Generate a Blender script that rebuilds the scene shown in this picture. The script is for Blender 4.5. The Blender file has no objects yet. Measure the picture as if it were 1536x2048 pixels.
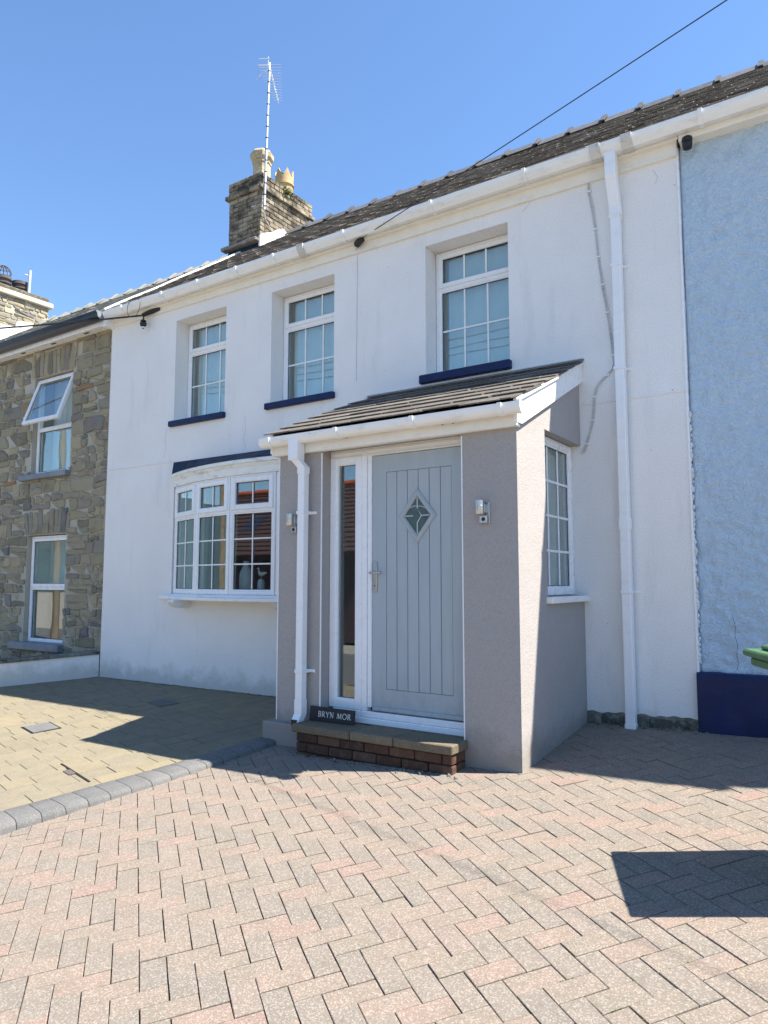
import bpy, bmesh, math, random
from mathutils import Vector, Matrix, noise
random.seed(7)
R = math.radians
S = bpy.context.scene
COL = S.collection

# ------------------------------------------------------------------ camera
CAM = Vector((0, -5.9, 1.26)); FPX = 1443.19; YAW = R(33.884); PITCH = R(5.518)
cd = bpy.data.cameras.new('camera'); cam = bpy.data.objects.new('camera', cd); COL.objects.link(cam)
cam.location = CAM; cam.rotation_euler = (R(90) + PITCH, 0, YAW)
cd.sensor_fit = 'HORIZONTAL'; cd.sensor_width = 36; cd.lens = 36 * FPX / 1536
cd.clip_start = 0.05; cd.clip_end = 3000
S.camera = cam
# ------------------------------------------------------------------ sky, sun, exposure
SUN = Vector((.607, .208, 1.0)).normalized()
elev = math.asin(SUN.z)
w = bpy.data.worlds.new('World'); S.world = w; w.use_nodes = True
nt = w.node_tree; bg = nt.nodes['Background']
sky = nt.nodes.new('ShaderNodeTexSky'); sky.sky_type = 'NISHITA'; sky.sun_disc = False
sky.sun_elevation = elev; sky.sun_rotation = math.atan2(SUN.x, SUN.y)
sky.altitude = 50; sky.air_density = 1.2; sky.dust_density = 0.0; sky.ozone_density = 8.0
nt.links.new(sky.outputs[0], bg.inputs[0]); bg.inputs[1].default_value = 0.093
sl = bpy.data.lights.new('sun', 'SUN'); sl.energy = 5.0; sl.angle = R(0.53); sl.color = (1, .935, .85)
so = bpy.data.objects.new('sun', sl); COL.objects.link(so)
so.rotation_euler = (-SUN).to_track_quat('-Z', 'Y').to_euler()
S.view_settings.view_transform = 'Standard'; S.view_settings.look = 'None'
S.view_settings.exposure = 1.4; S.view_settings.gamma = 1; S.view_settings.use_curve_mapping = False
S.render.engine = 'CYCLES'
S.cycles.max_bounces = 8; S.cycles.transparent_max_bounces = 16

# ------------------------------------------------------------------ helpers
def pix(p):
    """projected position in the photograph (used only to rank the pieces that show largest)"""
    v = Vector(p) - CAM
    f = Vector((-math.sin(YAW) * math.cos(PITCH), math.cos(YAW) * math.cos(PITCH), math.sin(PITCH)))
    r = f.cross(Vector((0, 0, 1))).normalized(); u = r.cross(f); d = v.dot(f)
    if d < .1: return None
    return 768 + FPX * v.dot(r) / d, 1024 - FPX * v.dot(u) / d, d
def in_view(p, m=20):
    q = pix(p)
    return q is not None and -m < q[0] < 1536 + m and -m < q[1] < 2048 + m

class MB:
    def __init__(s): s.v = []; s.f = []
    def add(s, v, f):
        o = len(s.v); s.v += [tuple(x) for x in v]; s.f += [tuple(i + o for i in q) for q in f]; return s
    def box(s, x0, x1, y0, y1, z0, z1):
        v = [(x0,y0,z0),(x1,y0,z0),(x1,y1,z0),(x0,y1,z0),(x0,y0,z1),(x1,y0,z1),(x1,y1,z1),(x0,y1,z1)]
        return s.add(v, [(0,3,2,1),(4,5,6,7),(0,1,5,4),(1,2,6,5),(2,3,7,6),(3,0,4,7)])
    def bbox(s, x0, x1, y0, y1, z0, z1, b=.006):
        """box with all edges chamfered"""
        b = min(b, (x1-x0)*.3, (y1-y0)*.3, (z1-z0)*.3)
        X = (x0, x0+b, x1-b, x1); Y = (y0, y0+b, y1-b, y1); Z = (z0, z0+b, z1-b, z1)
        v = []
        idx = {}
        for i in range(4):
            for j in range(4):
                for k in range(4):
                    e = (i in (0,3)) + (j in (0,3)) + (k in (0,3))
                    if e == 1: idx[(i,j,k)] = len(v); v.append((X[i],Y[j],Z[k]))
        f = []
        g = idx
        f += [(g[0,1,1],g[0,1,2],g[0,2,2],g[0,2,1]), (g[3,1,1],g[3,2,1],g[3,2,2],g[3,1,2])]
        f += [(g[1,0,1],g[2,0,1],g[2,0,2],g[1,0,2]), (g[1,3,1],g[1,3,2],g[2,3,2],g[2,3,1])]
        f += [(g[1,1,0],g[1,2,0],g[2,2,0],g[2,1,0]), (g[1,1,3],g[2,1,3],g[2,2,3],g[1,2,3])]
        for a in (0,3):
            ai = 1 if a == 0 else 2
            for c in (0,3):
                ci = 1 if c == 0 else 2
                f.append((g[a,ci,1],g[a,ci,2],g[ai,c,2],g[ai,c,1]))
                f.append((g[a,1,ci],g[a,2,ci],g[ai,2,c],g[ai,1,c]))
                f.append((g[1,a,ci],g[2,a,ci],g[2,ai,c],g[1,ai,c]))
                for e in (0,3):
                    ei = 1 if e == 0 else 2
                    f.append((g[a,ci,ei],g[ai,c,ei],g[ai,ci,e]))
        return s.add(v, f)
    def quad(s, a, b, c, d): return s.add([a,b,c,d], [(0,1,2,3)])
    def extr(s, poly, axis, a, b, caps=True):
        """extrude a 2-D polygon along axis x (poly=(y,z)), y (poly=(x,z)) or z (poly=(x,y))"""
        def p(q, t): return (t,q[0],q[1]) if axis=='x' else ((q[0],t,q[1]) if axis=='y' else (q[0],q[1],t))
        n = len(poly); v = [p(q,a) for q in poly] + [p(q,b) for q in poly]
        f = [(i,(i+1)%n,n+(i+1)%n,n+i) for i in range(n)]
        if caps: f += [tuple(range(n))[::-1], tuple(range(n,2*n))]
        return s.add(v, f)
    def tube(s, pts, r, seg=8, caps=True):
        pts = [Vector(p) for p in pts]; v = []; f = []; n = len(pts)
        rs = r if isinstance(r, (list,tuple)) else [r]*n
        up = None
        for i,p in enumerate(pts):
            t = (pts[min(i+1,n-1)] - pts[max(i-1,0)]).normalized()
            if up is None:
                up = Vector((0,0,1)) if abs(t.z) < .9 else Vector((1,0,0))
            a = t.cross(up).normalized(); b = a.cross(t).normalized(); up = b
            for k in range(seg):
                an = 2*math.pi*k/seg; v.append(p + rs[i]*(a*math.cos(an) + b*math.sin(an)))
        for i in range(n-1):
            for k in range(seg):
                k2 = (k+1)%seg; f.append((i*seg+k, i*seg+k2, (i+1)*seg+k2, (i+1)*seg+k))
        if caps: f += [tuple(range(seg))[::-1], tuple((n-1)*seg+k for k in range(seg))]
        return s.add(v, f)
    def lathe(s, prof, c, seg=24, cap=True):
        """prof = [(r,z)...] about a vertical axis through c"""
        v = []; f = []; n = len(prof)
        for r,z in prof:
            for k in range(seg):
                an = 2*math.pi*k/seg; v.append((c[0]+r*math.cos(an), c[1]+r*math.sin(an), c[2]+z))
        for i in range(n-1):
            for k in range(seg):
                k2 = (k+1)%seg; f.append((i*seg+k, i*seg+k2, (i+1)*seg+k2, (i+1)*seg+k))
        if cap: f += [tuple(range(seg))[::-1], tuple((n-1)*seg+k for k in range(seg))]
        return s.add(v, f)
    def tf(s, m):
        s.v = [tuple(m @ Vector(p)) for p in s.v]; return s
    def mesh(s, name, m, smooth=False):
        me = bpy.data.meshes.new(name); me.from_pydata(s.v, [], s.f)
        bm = bmesh.new(); bm.from_mesh(me); bmesh.ops.recalc_face_normals(bm, faces=bm.faces); bm.to_mesh(me); bm.free()
        if m: me.materials.append(m)
        if smooth:
            for p in me.polygons: p.use_smooth = True
            me.set_sharp_from_angle(angle=R(40))
        return me
    def build(s, name, m, parent=None, smooth=False, **k):
        return put(name, s.mesh(name, m, smooth), parent, **k)

def put(name, me, parent=None, label=None, cat=None, group=None, kind=None, mat=None):
    o = bpy.data.objects.new(name, me); COL.objects.link(o)
    if mat is not None: o.matrix_world = mat
    if parent is not None:
        o.parent = parent; o.matrix_parent_inverse = world_of(parent).inverted()
    if label: o['label'] = label
    if cat: o['category'] = cat
    if group: o['group'] = group
    if kind: o['kind'] = kind
    return o
def world_of(o):
    m = o.matrix_basis.copy()
    if o.parent: m = world_of(o.parent) @ o.matrix_parent_inverse @ m
    return m
def thing(name, loc, label, cat, group=None, kind=None):
    o = bpy.data.objects.new(name, None); COL.objects.link(o); o.location = loc
    o.empty_display_size = .1
    o['label'] = label
    if cat: o['category'] = cat
    if group: o['group'] = group
    if kind: o['kind'] = kind
    return o
def part(name, parent):
    """an empty that groups sub-parts"""
    o = bpy.data.objects.new(name, None); COL.objects.link(o); o.parent = parent
    o.matrix_parent_inverse = world_of(parent).inverted(); o.empty_display_size = .05
    return o

# ------------------------------------------------------------------ materials
class NB:
    def __init__(s, name):
        s.m = bpy.data.materials.new(name); s.m.use_nodes = True; s.t = s.m.node_tree; s.n = s.t.nodes
        s.b = s.n['Principled BSDF']
    def node(s, t, **k):
        n = s.n.new(t)
        for a,b in k.items():
            if a in n.inputs: n.inputs[a].default_value = b
            else: setattr(n, a, b)
        return n
    def L(s, a, b): s.t.links.new(a, b)
    def coord(s, scale=(1,1,1), gen='Object'):
        # world position: pieces share mesh data, so the grain must follow the place, not the mesh
        if gen == 'World': src = s.node('ShaderNodeNewGeometry').outputs['Position']
        else: src = s.node('ShaderNodeTexCoord').outputs[gen]
        mp = s.node('ShaderNodeMapping'); mp.inputs['Scale'].default_value = scale
        s.L(src, mp.inputs[0]); return mp.outputs[0]
    def noise(s, co, scale, detail=4, rough=.55, dist=0):
        n = s.node('ShaderNodeTexNoise'); n.inputs['Scale'].default_value = scale; n.inputs['Detail'].default_value = detail
        n.inputs['Roughness'].default_value = rough; n.inputs['Distortion'].default_value = dist
        s.L(co, n.inputs['Vector']); return n.outputs['Fac']
    def vor(s, co, scale, feat='F1', out='Distance'):
        n = s.node('ShaderNodeTexVoronoi'); n.feature = feat; n.inputs['Scale'].default_value = scale
        s.L(co, n.inputs['Vector']); return n.outputs[out]
    def ramp(s, fac, stops, interp='LINEAR'):
        n = s.node('ShaderNodeValToRGB'); e = n.color_ramp.elements; n.color_ramp.interpolation = interp
        while len(e) < len(stops): e.new(.5)
        for q,(p,c) in zip(e, stops):
            q.position = p; q.color = (c[0],c[1],c[2],1) if isinstance(c,(tuple,list)) else (c,c,c,1)
        s.L(fac, n.inputs[0]); return n.outputs[0]
    def mix(s, fac, a, b, mode='MIX'):
        n = s.node('ShaderNodeMix', data_type='RGBA', blend_type=mode)
        for sock,v in ((n.inputs[0],fac),(n.inputs[6],a),(n.inputs[7],b)):
            if isinstance(v,(int,float)): sock.default_value = v
            elif isinstance(v,(tuple,list)): sock.default_value = (v[0],v[1],v[2],1)
            else: s.L(v, sock)
        return n.outputs[2]
    def math(s, op, a, b=0):
        n = s.node('ShaderNodeMath', operation=op)
        for sock,v in ((n.inputs[0],a),(n.inputs[1],b)):
            if isinstance(v,(int,float)): sock.default_value = v
            else: s.L(v, sock)
        return n.outputs[0]
    def rnd(s):
        a = s.node('ShaderNodeObjectInfo').outputs['Random']; b = s.node('ShaderNodeNewGeometry').outputs['Random Per Island']
        return s.math('FRACT', s.math('ADD', a, b))
    def bump(s, h, strength=.5, dist=.01):
        n = s.node('ShaderNodeBump'); n.inputs['Strength'].default_value = strength; n.inputs['Distance'].default_value = dist
        if s.b.inputs['Normal'].links: s.L(s.b.inputs['Normal'].links[0].from_socket, n.inputs['Normal'])
        s.L(h, n.inputs['Height']); s.L(n.outputs[0], s.b.inputs['Normal'])
    def out(s, col=None, rough=.6, spec=.5, metal=0):
        if col is not None:
            if isinstance(col,(tuple,list)): s.b.inputs['Base Color'].default_value = (col[0],col[1],col[2],1)
            else: s.L(col, s.b.inputs['Base Color'])
        if isinstance(rough,(int,float)): s.b.inputs['Roughness'].default_value = rough
        else: s.L(rough, s.b.inputs['Roughness'])
        s.b.inputs['Specular IOR Level'].default_value = spec; s.b.inputs['Metallic'].default_value = metal
        return s.m

def m_plain(name, c, rough=.5, spec=.4, var=.06, scale=6, metal=0, dirt=None, bump=0):
    n = NB(name); co = n.coord(gen='World'); f = n.noise(co, scale, 5, .6)
    lo = tuple(x*(1-var) for x in c); hi = tuple(min(1,x*(1+var)) for x in c)
    col = n.ramp(f, [(.3,lo),(.7,hi)])
    if dirt:
        d = n.ramp(n.noise(n.coord((1.5,1.5,5), 'World'), 3.3, 8, .72), [(.52,0),(.75,1)])
        col = n.mix(n.math('MULTIPLY', d, dirt[1]), col, dirt[0])
    if bump: n.bump(n.noise(co, 180, 3), bump, .002)
    r = n.ramp(n.noise(co, 9, 4), [(.3,rough*.85),(.7,min(1,rough*1.15))])
    return n.out(col, r, spec, metal)

def m_render(name, c, grain=115, bump=.6, stain=.32, stain_col=(.42,.43,.42), speck=True):
    """textured masonry paint: fine grain, vertical weather streaks, a few dark specks, algae at the foot"""
    n = NB(name); co = n.coord(gen='World')
    g = n.noise(co, grain, 3, .7); big = n.noise(co, 1.3, 5, .6); streak = n.noise(n.coord((3.2,3.2,.6), 'World'), 1.6, 7, .65)
    col = n.ramp(big, [(.3,tuple(x*.95 for x in c)),(.7,tuple(min(1,x*1.03) for x in c))])
    col = n.mix(n.math('MULTIPLY', n.ramp(streak,[(.55,0),(.82,1)]), stain), col, stain_col)
    col = n.mix(n.math('MULTIPLY', n.ramp(g,[(.36,1),(.55,0)]), .34), col, tuple(x*.55 for x in c))
    if speck:
        v = n.ramp(n.vor(co, 9), [(.035,1),(.055,0)])
        sel = n.ramp(n.noise(co, 3.1, 2), [(.56,0),(.6,1)])
        col = n.mix(n.math('MULTIPLY', n.math('MULTIPLY', v, sel), .7), col, (.08,.08,.07))
    # damp, dirty foot of the wall
    z = n.node('ShaderNodeSeparateXYZ'); n.L(n.coord(gen='World'), z.inputs[0])
    zz = n.math('ADD', z.outputs['Z'], n.math('MULTIPLY', n.noise(co, 5, 6, .7), -.5))
    foot = n.ramp(n.math('ADD', zz, .15), [(0,1),(.16,0)])
    col = n.mix(n.math('MULTIPLY', foot, .42), col, tuple(x*.35 for x in c[:2])+(c[2]*.28,))
    n.bump(g, bump, .004); n.bump(n.vor(co, grain*.55), bump*.6, .003); n.bump(n.noise(co, 3.2, 5, .6), .5, .015)
    return n.out(col, .88, .25)

M = {}
M['white'] = m_render('white_render', (.89,.865,.825))
M['grey'] = m_render('grey_render', (.41,.38,.355), stain=.3, stain_col=(.4,.4,.4), speck=False)
M['upvc'] = m_plain('white_upvc', (.87,.87,.86), .28, .5, .02)
M['gutter'] = m_plain('weathered_white_pvc', (.87,.86,.82), .36, .45, .02, dirt=((.36,.35,.29), .4))
M['fascia'] = m_plain('cream_fascia', (.84,.80,.71), .5, .35, .04, dirt=((.5,.45,.35), .35))
M['cornice'] = m_plain('grimy_cornice', (.84,.83,.78), .5, .35, .04, dirt=((.20,.20,.17), .75))
M['union'] = m_plain('dirty_gutter_union', (.62,.60,.54), .5, .35, .1, scale=14, dirt=((.10,.10,.07), .85))
M['pipe'] = m_plain('white_downpipe_plastic', (.87,.87,.86), .35, .45, .02, dirt=((.55,.55,.51), .25))
M['navy'] = m_plain('navy_paint', (.004,.013,.07), .5, .35, .2, dirt=((.012,.032,.09), .6))
M['navy_lead'] = m_plain('navy_grey_lead', (.012,.026,.055), .7, .25, .35)
M['lead'] = m_plain('lead_flashing', (.20,.22,.24), .5, .4, .2)
M['black'] = m_plain('black_plastic', (.018,.018,.02), .45, .4, .1)
M['dark_gutter'] = m_plain('anthracite_gutter', (.012,.016,.028), .35, .5, .1)
M['steel'] = m_plain('brushed_steel', (.58,.57,.55), .32, .5, .06, metal=1)
M['galv'] = m_plain('galvanised_mast', (.62,.64,.66), .4, .5, .08, metal=.6)
def m_door():
    n = NB('grey_blue_door_skin'); g = n.noise(n.coord((70,70,3.5),'World'), 1.0, 6, .65)
    col = n.ramp(n.noise(n.coord((9,9,1.2),'World'), 1.4, 6, .65), [(.3,(.375,.42,.437)),(.7,(.425,.47,.485))])
    z = n.node('ShaderNodeSeparateXYZ'); n.L(n.coord(gen='World'), z.inputs[0])
    d = n.math('MULTIPLY', n.ramp(z.outputs['Z'], [(.27,1),(.62,0)]), n.ramp(n.noise(n.coord(gen='World'), 11, 7, .7), [(.42,0),(.66,1)]))
    col = n.mix(n.math('MULTIPLY', d, .35), col, (.25,.24,.21))
    n.bump(g, .35, .003); return n.out(col, .45, .4)
M['door'] = m_door()
M['door_groove'] = m_plain('door_groove', (.16,.19,.21), .6, .3, .03)
M['cable'] = m_plain('white_cable', (.60,.60,.58), .5, .4, .1, dirt=((.13,.13,.12), .85))
M['green'] = m_plain('bin_green', (.06,.15,.062), .48, .35, .15, scale=22, dirt=((.15,.18,.12), .7), bump=.4)
M['rubber'] = m_plain('rubber', (.02,.02,.02), .8, .2, .1)
M['curtain'] = m_plain('pale_curtain', (.62,.62,.60), .9, .1, .08)
M['blind'] = m_plain('grey_blue_blind', (.66,.69,.67), .85, .15, .05)
M['linen'] = m_plain('cream_curtain', (.60,.55,.42), .9, .1, .08)
M['inner'] = m_plain('inside_plaster', (.45,.46,.45), .9, .1, .05)
M['ceramic'] = m_plain('white_ceramic', (.7,.72,.74), .35, .4, .03)
M['pot_stone'] = m_plain('buff_pot', (.46,.38,.24), .85, .2, .25, dirt=((.12,.11,.08), .7))
M['pot_yellow'] = m_plain('yellow_clay_pot', (.48,.37,.20), .8, .2, .15, dirt=((.2,.15,.08), .5))
M['pot_dark'] = m_plain('dark_clay_pot', (.10,.085,.08), .75, .2, .2)
M['slateboard'] = m_plain('black_slate_board', (.018,.02,.026), .5, .35, .25)
M['letters'] = m_plain('letter_paint', (.75,.72,.66), .6, .3, .05)
M['oldwood'] = m_plain('weathered_pole_wood', (.24,.20,.145), .85, .15, .2)
M['moss'] = m_plain('moss', (.06,.075,.02), .95, .05, .4, scale=60)
M['whitewash'] = m_plain('white_mortar', (.72,.73,.72), .85, .2, .1, scale=14, dirt=((.3,.3,.27), .5), bump=.6)

def m_glass():
    n = NB('window_glass'); out = n.n['Material Output']
    tr = n.node('ShaderNodeBsdfTransparent'); tr.inputs[0].default_value = (.88,.94,.92,1)
    gl = n.node('ShaderNodeBsdfGlossy'); gl.inputs['Roughness'].default_value = .01; gl.inputs[0].default_value = (.95,.97,1,1)
    wav = n.node('ShaderNodeBump'); wav.inputs['Strength'].default_value = .02; wav.inputs['Distance'].default_value = .02
    n.L(n.noise(n.coord(gen='World'), 2.2, 1), wav.inputs['Height']); n.L(wav.outputs[0], gl.inputs['Normal'])
    lw = n.node('ShaderNodeLayerWeight'); lw.inputs[0].default_value = .5
    fr = n.math('ADD', n.math('MULTIPLY', n.math('POWER', lw.outputs['Facing'], 4.0), .7), .13)
    mx = n.node('ShaderNodeMixShader'); n.L(fr, mx.inputs[0]); n.L(tr.outputs[0], mx.inputs[1]); n.L(gl.outputs[0], mx.inputs[2])
    n.L(mx.outputs[0], out.inputs[0]); n.n.remove(n.b); return n.m
M['glass'] = m_glass()

def m_block(name, stops, speck=190, light=(.6,.57,.52), dark=(.10,.09,.085), ls=.35, ds=.55, moss=.0):
    """concrete paving block: one tone per piece, exposed aggregate, worn and dusty patches"""
    n = NB(name); co = n.coord(gen='World')
    col = n.ramp(n.rnd(), stops)
    col = n.mix(.35, col, n.ramp(n.noise(co, 7, 6, .7), [(.3,tuple(x*.75 for x in stops[0][1])),(.7,tuple(min(1,x*1.2) for x in stops[-1][1]))]))
    v = n.node('ShaderNodeTexVoronoi'); v.inputs['Scale'].default_value = speck; n.L(co, v.inputs['Vector'])
    sep = n.node('ShaderNodeSeparateColor'); n.L(v.outputs['Color'], sep.inputs[0])
    col = n.mix(n.math('MULTIPLY', n.ramp(sep.outputs[0],[(.72,0),(.78,1)]), ls), col, light)
    col = n.mix(n.math('MULTIPLY', n.ramp(sep.outputs[1],[(.86,0),(.9,1)]), ds), col, dark)
    wear = n.ramp(n.noise(co, .9, 6, .65), [(.38,0),(.7,1)])
    col = n.mix(n.math('MULTIPLY', wear, .14), col, tuple(x*1.12 for x in stops[len(stops)//2][1]))
    n.bump(sep.outputs[2], .35, .002); n.bump(n.noise(co, 60, 4, .7), .4, .003)
    return n.out(col, .9, .2)
M['pave_grey'] = m_block('grey_beige_paving', [(0,(.170,.153,.126)),(.4,(.190,.166,.134)),(.75,(.200,.170,.137)),(1,(.211,.166,.134))], ls=.19, ds=.38)
M['pave'] = m_block('pink_beige_paving', [(0,(.185,.166,.129)),(.3,(.202,.172,.133)),(.6,(.213,.172,.134)),(.88,(.222,.169,.132)),(1,(.236,.160,.130))], ls=.19, ds=.38)
M['buff'] = m_block('buff_paving', [(0,(.178,.158,.112)),(.35,(.212,.187,.129)),(.6,(.195,.174,.129)),(.85,(.224,.191,.124)),(1,(.245,.203,.124))], speck=260, light=(.415,.373,.282), ls=.2, ds=.3)
M['kerb'] = m_block('grey_kerb_concrete', [(0,(.111,.111,.107)),(.5,(.131,.131,.127)),(1,(.152,.150,.143))], light=(.271,.271,.262), ls=.3, ds=.4)
def m_soil(name, c, c2, sc=20):
    n = NB(name); co = n.coord(gen='World')
    col = n.ramp(n.noise(co, sc, 8, .75), [(.3,c),(.7,c2)])
    n.bump(n.noise(co, sc*4, 5, .7), .8, .01); return n.out(col, .95, .1)
M['sand'] = m_soil('joint_sand', (.02,.018,.013), (.075,.064,.048))
M['buffsand'] = m_soil('buff_joint_sand', (.05,.043,.03), (.11,.095,.065))
M['earth'] = m_soil('pale_concrete_ground', (.27,.25,.21), (.34,.31,.26), 2)
M['asphalt'] = m_soil('worn_asphalt', (.10,.10,.10), (.16,.155,.15), 40)
M['slab'] = m_block('step_slab', [(0,(.13,.105,.07)),(.5,(.165,.135,.09)),(1,(.20,.165,.11))], speck=140, light=(.28,.25,.19), ls=.25, ds=.6)

def m_brick(name, stops, lichen=(.42,.40,.33), soot=(.05,.045,.04), la=.5, sa=.7, sc=9, st=.53):
    n = NB(name); co = n.coord(gen='World'); col = n.ramp(n.rnd(), stops)
    col = n.mix(n.math('MULTIPLY', n.ramp(n.noise(co, sc, 8, .75), [(.5,0),(.62,1)]), la), col, lichen)
    col = n.mix(n.math('MULTIPLY', n.ramp(n.noise(n.coord((1,1,1.6),'World'), sc*.55, 8, .75), [(st,0),(st+.13,1)]), sa), col, soot)
    n.bump(n.noise(co, 55, 6, .7), .8, .008); return n.out(col, .92, .15)
M['brick'] = m_brick('red_brown_brick', [(0,(.075,.042,.030)),(.5,(.11,.058,.040)),(1,(.14,.082,.052))], lichen=(.17,.135,.095), la=.5, sa=.85, sc=14)
M['chimbrick'] = m_brick('buff_chimney_brick', [(0,(.187,.153,.102)),(.4,(.289,.238,.162)),(.75,(.357,.306,.212)),(1,(.128,.102,.072))], lichen=(.468,.425,.332), la=.5, sa=.9, sc=6, st=.46)
M['chimmortar'] = m_brick('chimney_mortar', [(0,(.10,.085,.065)),(1,(.14,.12,.09))], la=.3, sa=.7)
M['stone'] = m_brick('rubble_stone', [(0,(.20,.18,.13)),(.18,(.29,.255,.175)),(.4,(.36,.31,.205)),(.55,(.24,.225,.185)),(.75,(.41,.35,.23)),(.9,(.17,.165,.16)),(.97,(.30,.265,.20)),(1,(.32,.18,.085))], lichen=(.34,.31,.23), soot=(.07,.065,.06), la=.35, sa=.5, sc=8)
M['mortar'] = m_brick('stone_mortar', [(0,(.44,.405,.32)),(1,(.49,.455,.365))], lichen=(.42,.40,.34), soot=(.17,.16,.13), la=.5, sa=.6, sc=5)
M['rubble'] = m_brick('mossy_footing', [(0,(.08,.078,.065)),(.5,(.14,.135,.11)),(1,(.22,.21,.18))], lichen=(.35,.35,.31), soot=(.02,.025,.012), la=.6, sa=.9, sc=13)
M['slate'] = m_brick('porch_slate', [(0,(.108,.097,.086)),(.4,(.133,.119,.104)),(.75,(.155,.140,.119)),(1,(.184,.166,.137))], lichen=(.223,.202,.166), soot=(.054,.050,.047), la=.5, sa=.5, sc=22)
M['roofslate'] = m_brick('weathered_roof_slate', [(0,(.123,.107,.090)),(.4,(.180,.156,.131)),(.8,(.230,.205,.172)),(1,(.328,.295,.254))], lichen=(.426,.385,.328), soot=(.057,.048,.037), la=.5, sa=.6, sc=13)
M['paleslate'] = m_brick('pale_slate', [(0,(.240,.240,.212)),(.5,(.288,.284,.252)),(1,(.344,.336,.296))], lichen=(.400,.400,.344), soot=(.160,.160,.136), la=.5, sa=.4, sc=10)
M['ridge'] = m_brick('grey_ridge_tile', [(0,(.080,.088,.100)),(1,(.120,.124,.132))], lichen=(.208,.208,.200), soot=(.080,.080,.080), la=.4, sa=.4, sc=12)
M['browntile'] = m_brick('purple_brown_roof_tile', [(0,(.075,.045,.045)),(1,(.11,.065,.06))], lichen=(.12,.09,.08), la=.3, sa=.3)
M['redtile'] = m_plain('red_ridge_tile', (.42,.10,.05), .7, .2, .2)

def m_blue():
    n = NB('blue_roughcast'); co = n.coord(gen='World')
    lump = n.noise(co, 55, 4, .65, .3); big = n.noise(co, .8, 5, .6)
    col = n.ramp(big, [(.35,(.63,.81,.95)),(.65,(.68,.83,.95))])
    pale = n.ramp(n.noise(n.coord((1,1,.35),'World'), 1.1, 5, .6), [(.45,0),(.7,1)])
    col = n.mix(n.math('MULTIPLY', pale, .45), col, (.76,.86,.95))
    col = n.mix(n.math('MULTIPLY', n.ramp(n.noise(n.coord((1.6,1.6,1),'World'), 2.1, 8, .7), [(.58,0),(.74,1)]), .4), col, (.24,.36,.42))
    v = n.ramp(n.vor(co, 11), [(.05,1),(.075,0)]); sel = n.ramp(n.noise(co, 1.9, 2), [(.58,0),(.62,1)])
    col = n.mix(n.math('MULTIPLY', v, sel), col, (.05,.06,.08))
    n.bump(lump, 1.0, .035); n.bump(n.noise(co, 90, 4, .7), .5, .006)
    return n.out(col, .8, .3)
M['blue'] = m_blue()

# ------------------------------------------------------------------ ground
GX, GY, GZ, GA, GB = -1.969, -1.33, .004, .025, .0925     # plane of the herringbone drive
def gz(x, y): return GZ + GA*(x-GX) + GB*(y-GY)
def bz(x, y): return .036 + .072*y + .004*(x+5.3)          # plane of the buff drive
def far_z(x, y):
    """falls away from the house across the drives, then levels out at the road"""
    yy = max(y, -7.5); xx = min(max(x, -16), 9)
    return gz(xx, min(yy, .3)) - .14 - (.035 if x < -4.2 else 0)
mb = MB()
xs = [-900,-300,-100,-60,-40,-30,-24] + [-20+i*1.0 for i in range(41)] + [24,30,40,60,100,300,900]
ys = [-900,-300,-100,-60,-40,-30,-24,-20,-16] + [-14+i*.5 for i in range(31)] + [3,6,10,20,40,100,300,900]
V = [(x, y, far_z(x,y)) for y in ys for x in xs]; nx = len(xs)
F = [(j*nx+i, j*nx+i+1, (j+1)*nx+i+1, (j+1)*nx+i) for j in range(len(ys)-1) for i in range(nx-1)]
mb.add(V, F); mb.build('ground', M['earth'], kind='structure', label='plain ground under and around the houses')
mb = MB(); 
for a in range(-60, 60, 4):
    mb.add([(a,-15,far_z(a,-15)+.02),(a+4,-15,far_z(a+4,-15)+.02),(a+4,-8.6,far_z(a+4,-8.6)+.02),(a,-8.6,far_z(a,-8.6)+.02)], [(0,1,2,3)])
mb.build('road', M['asphalt'], kind='structure', label='asphalt road in front of the drives')

# kerb line (front edge) between the two drives
KF = [(-4.02,-.9),(-4.06,-1.27),(-4.10,-1.65),(-4.14,-2.0),(-4.20,-2.4),(-4.28,-2.8),(-4.34,-3.15),(-4.42,-3.5),(-4.52,-3.9),(-4.66,-4.4),(-4.85,-5.0),(-5.1,-5.6),(-5.4,-6.2)]
def kx(y):
    for (xa,ya),(xb,yb) in zip(KF, KF[1:]):
        if yb <= y <= ya: return xa + (xb-xa)*(ya-y)/(ya-yb)
    return KF[0][0] if y > KF[0][1] else KF[-1][0]

pave = thing('herringbone_drive', (-1.2,-2.6,gz(-1.2,-2.6)), 'pinkish grey herringbone block paving in front of the porch', None, kind='structure')
mb = MB()   # bedding sand that fills the joints
nxs = [-5.6+.4*i for i in range(24)]; nys = [-6.4+.4*i for i in range(18)]
mb.add([(x,min(y,.1),gz(x,min(y,.1))-.008) for y in nys for x in nxs], [(j*24+i,j*24+i+1,(j+1)*24+i+1,(j+1)*24+i) for j in range(17) for i in range(23)])
mb.v = [v if v[0] > kx(v[1])-.15 else (kx(v[1])-.15, v[1], gz(kx(v[1])-.15,v[1])-.008) for v in mb.v]
mb.build('joint_sand', M['sand'], pave)

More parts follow.
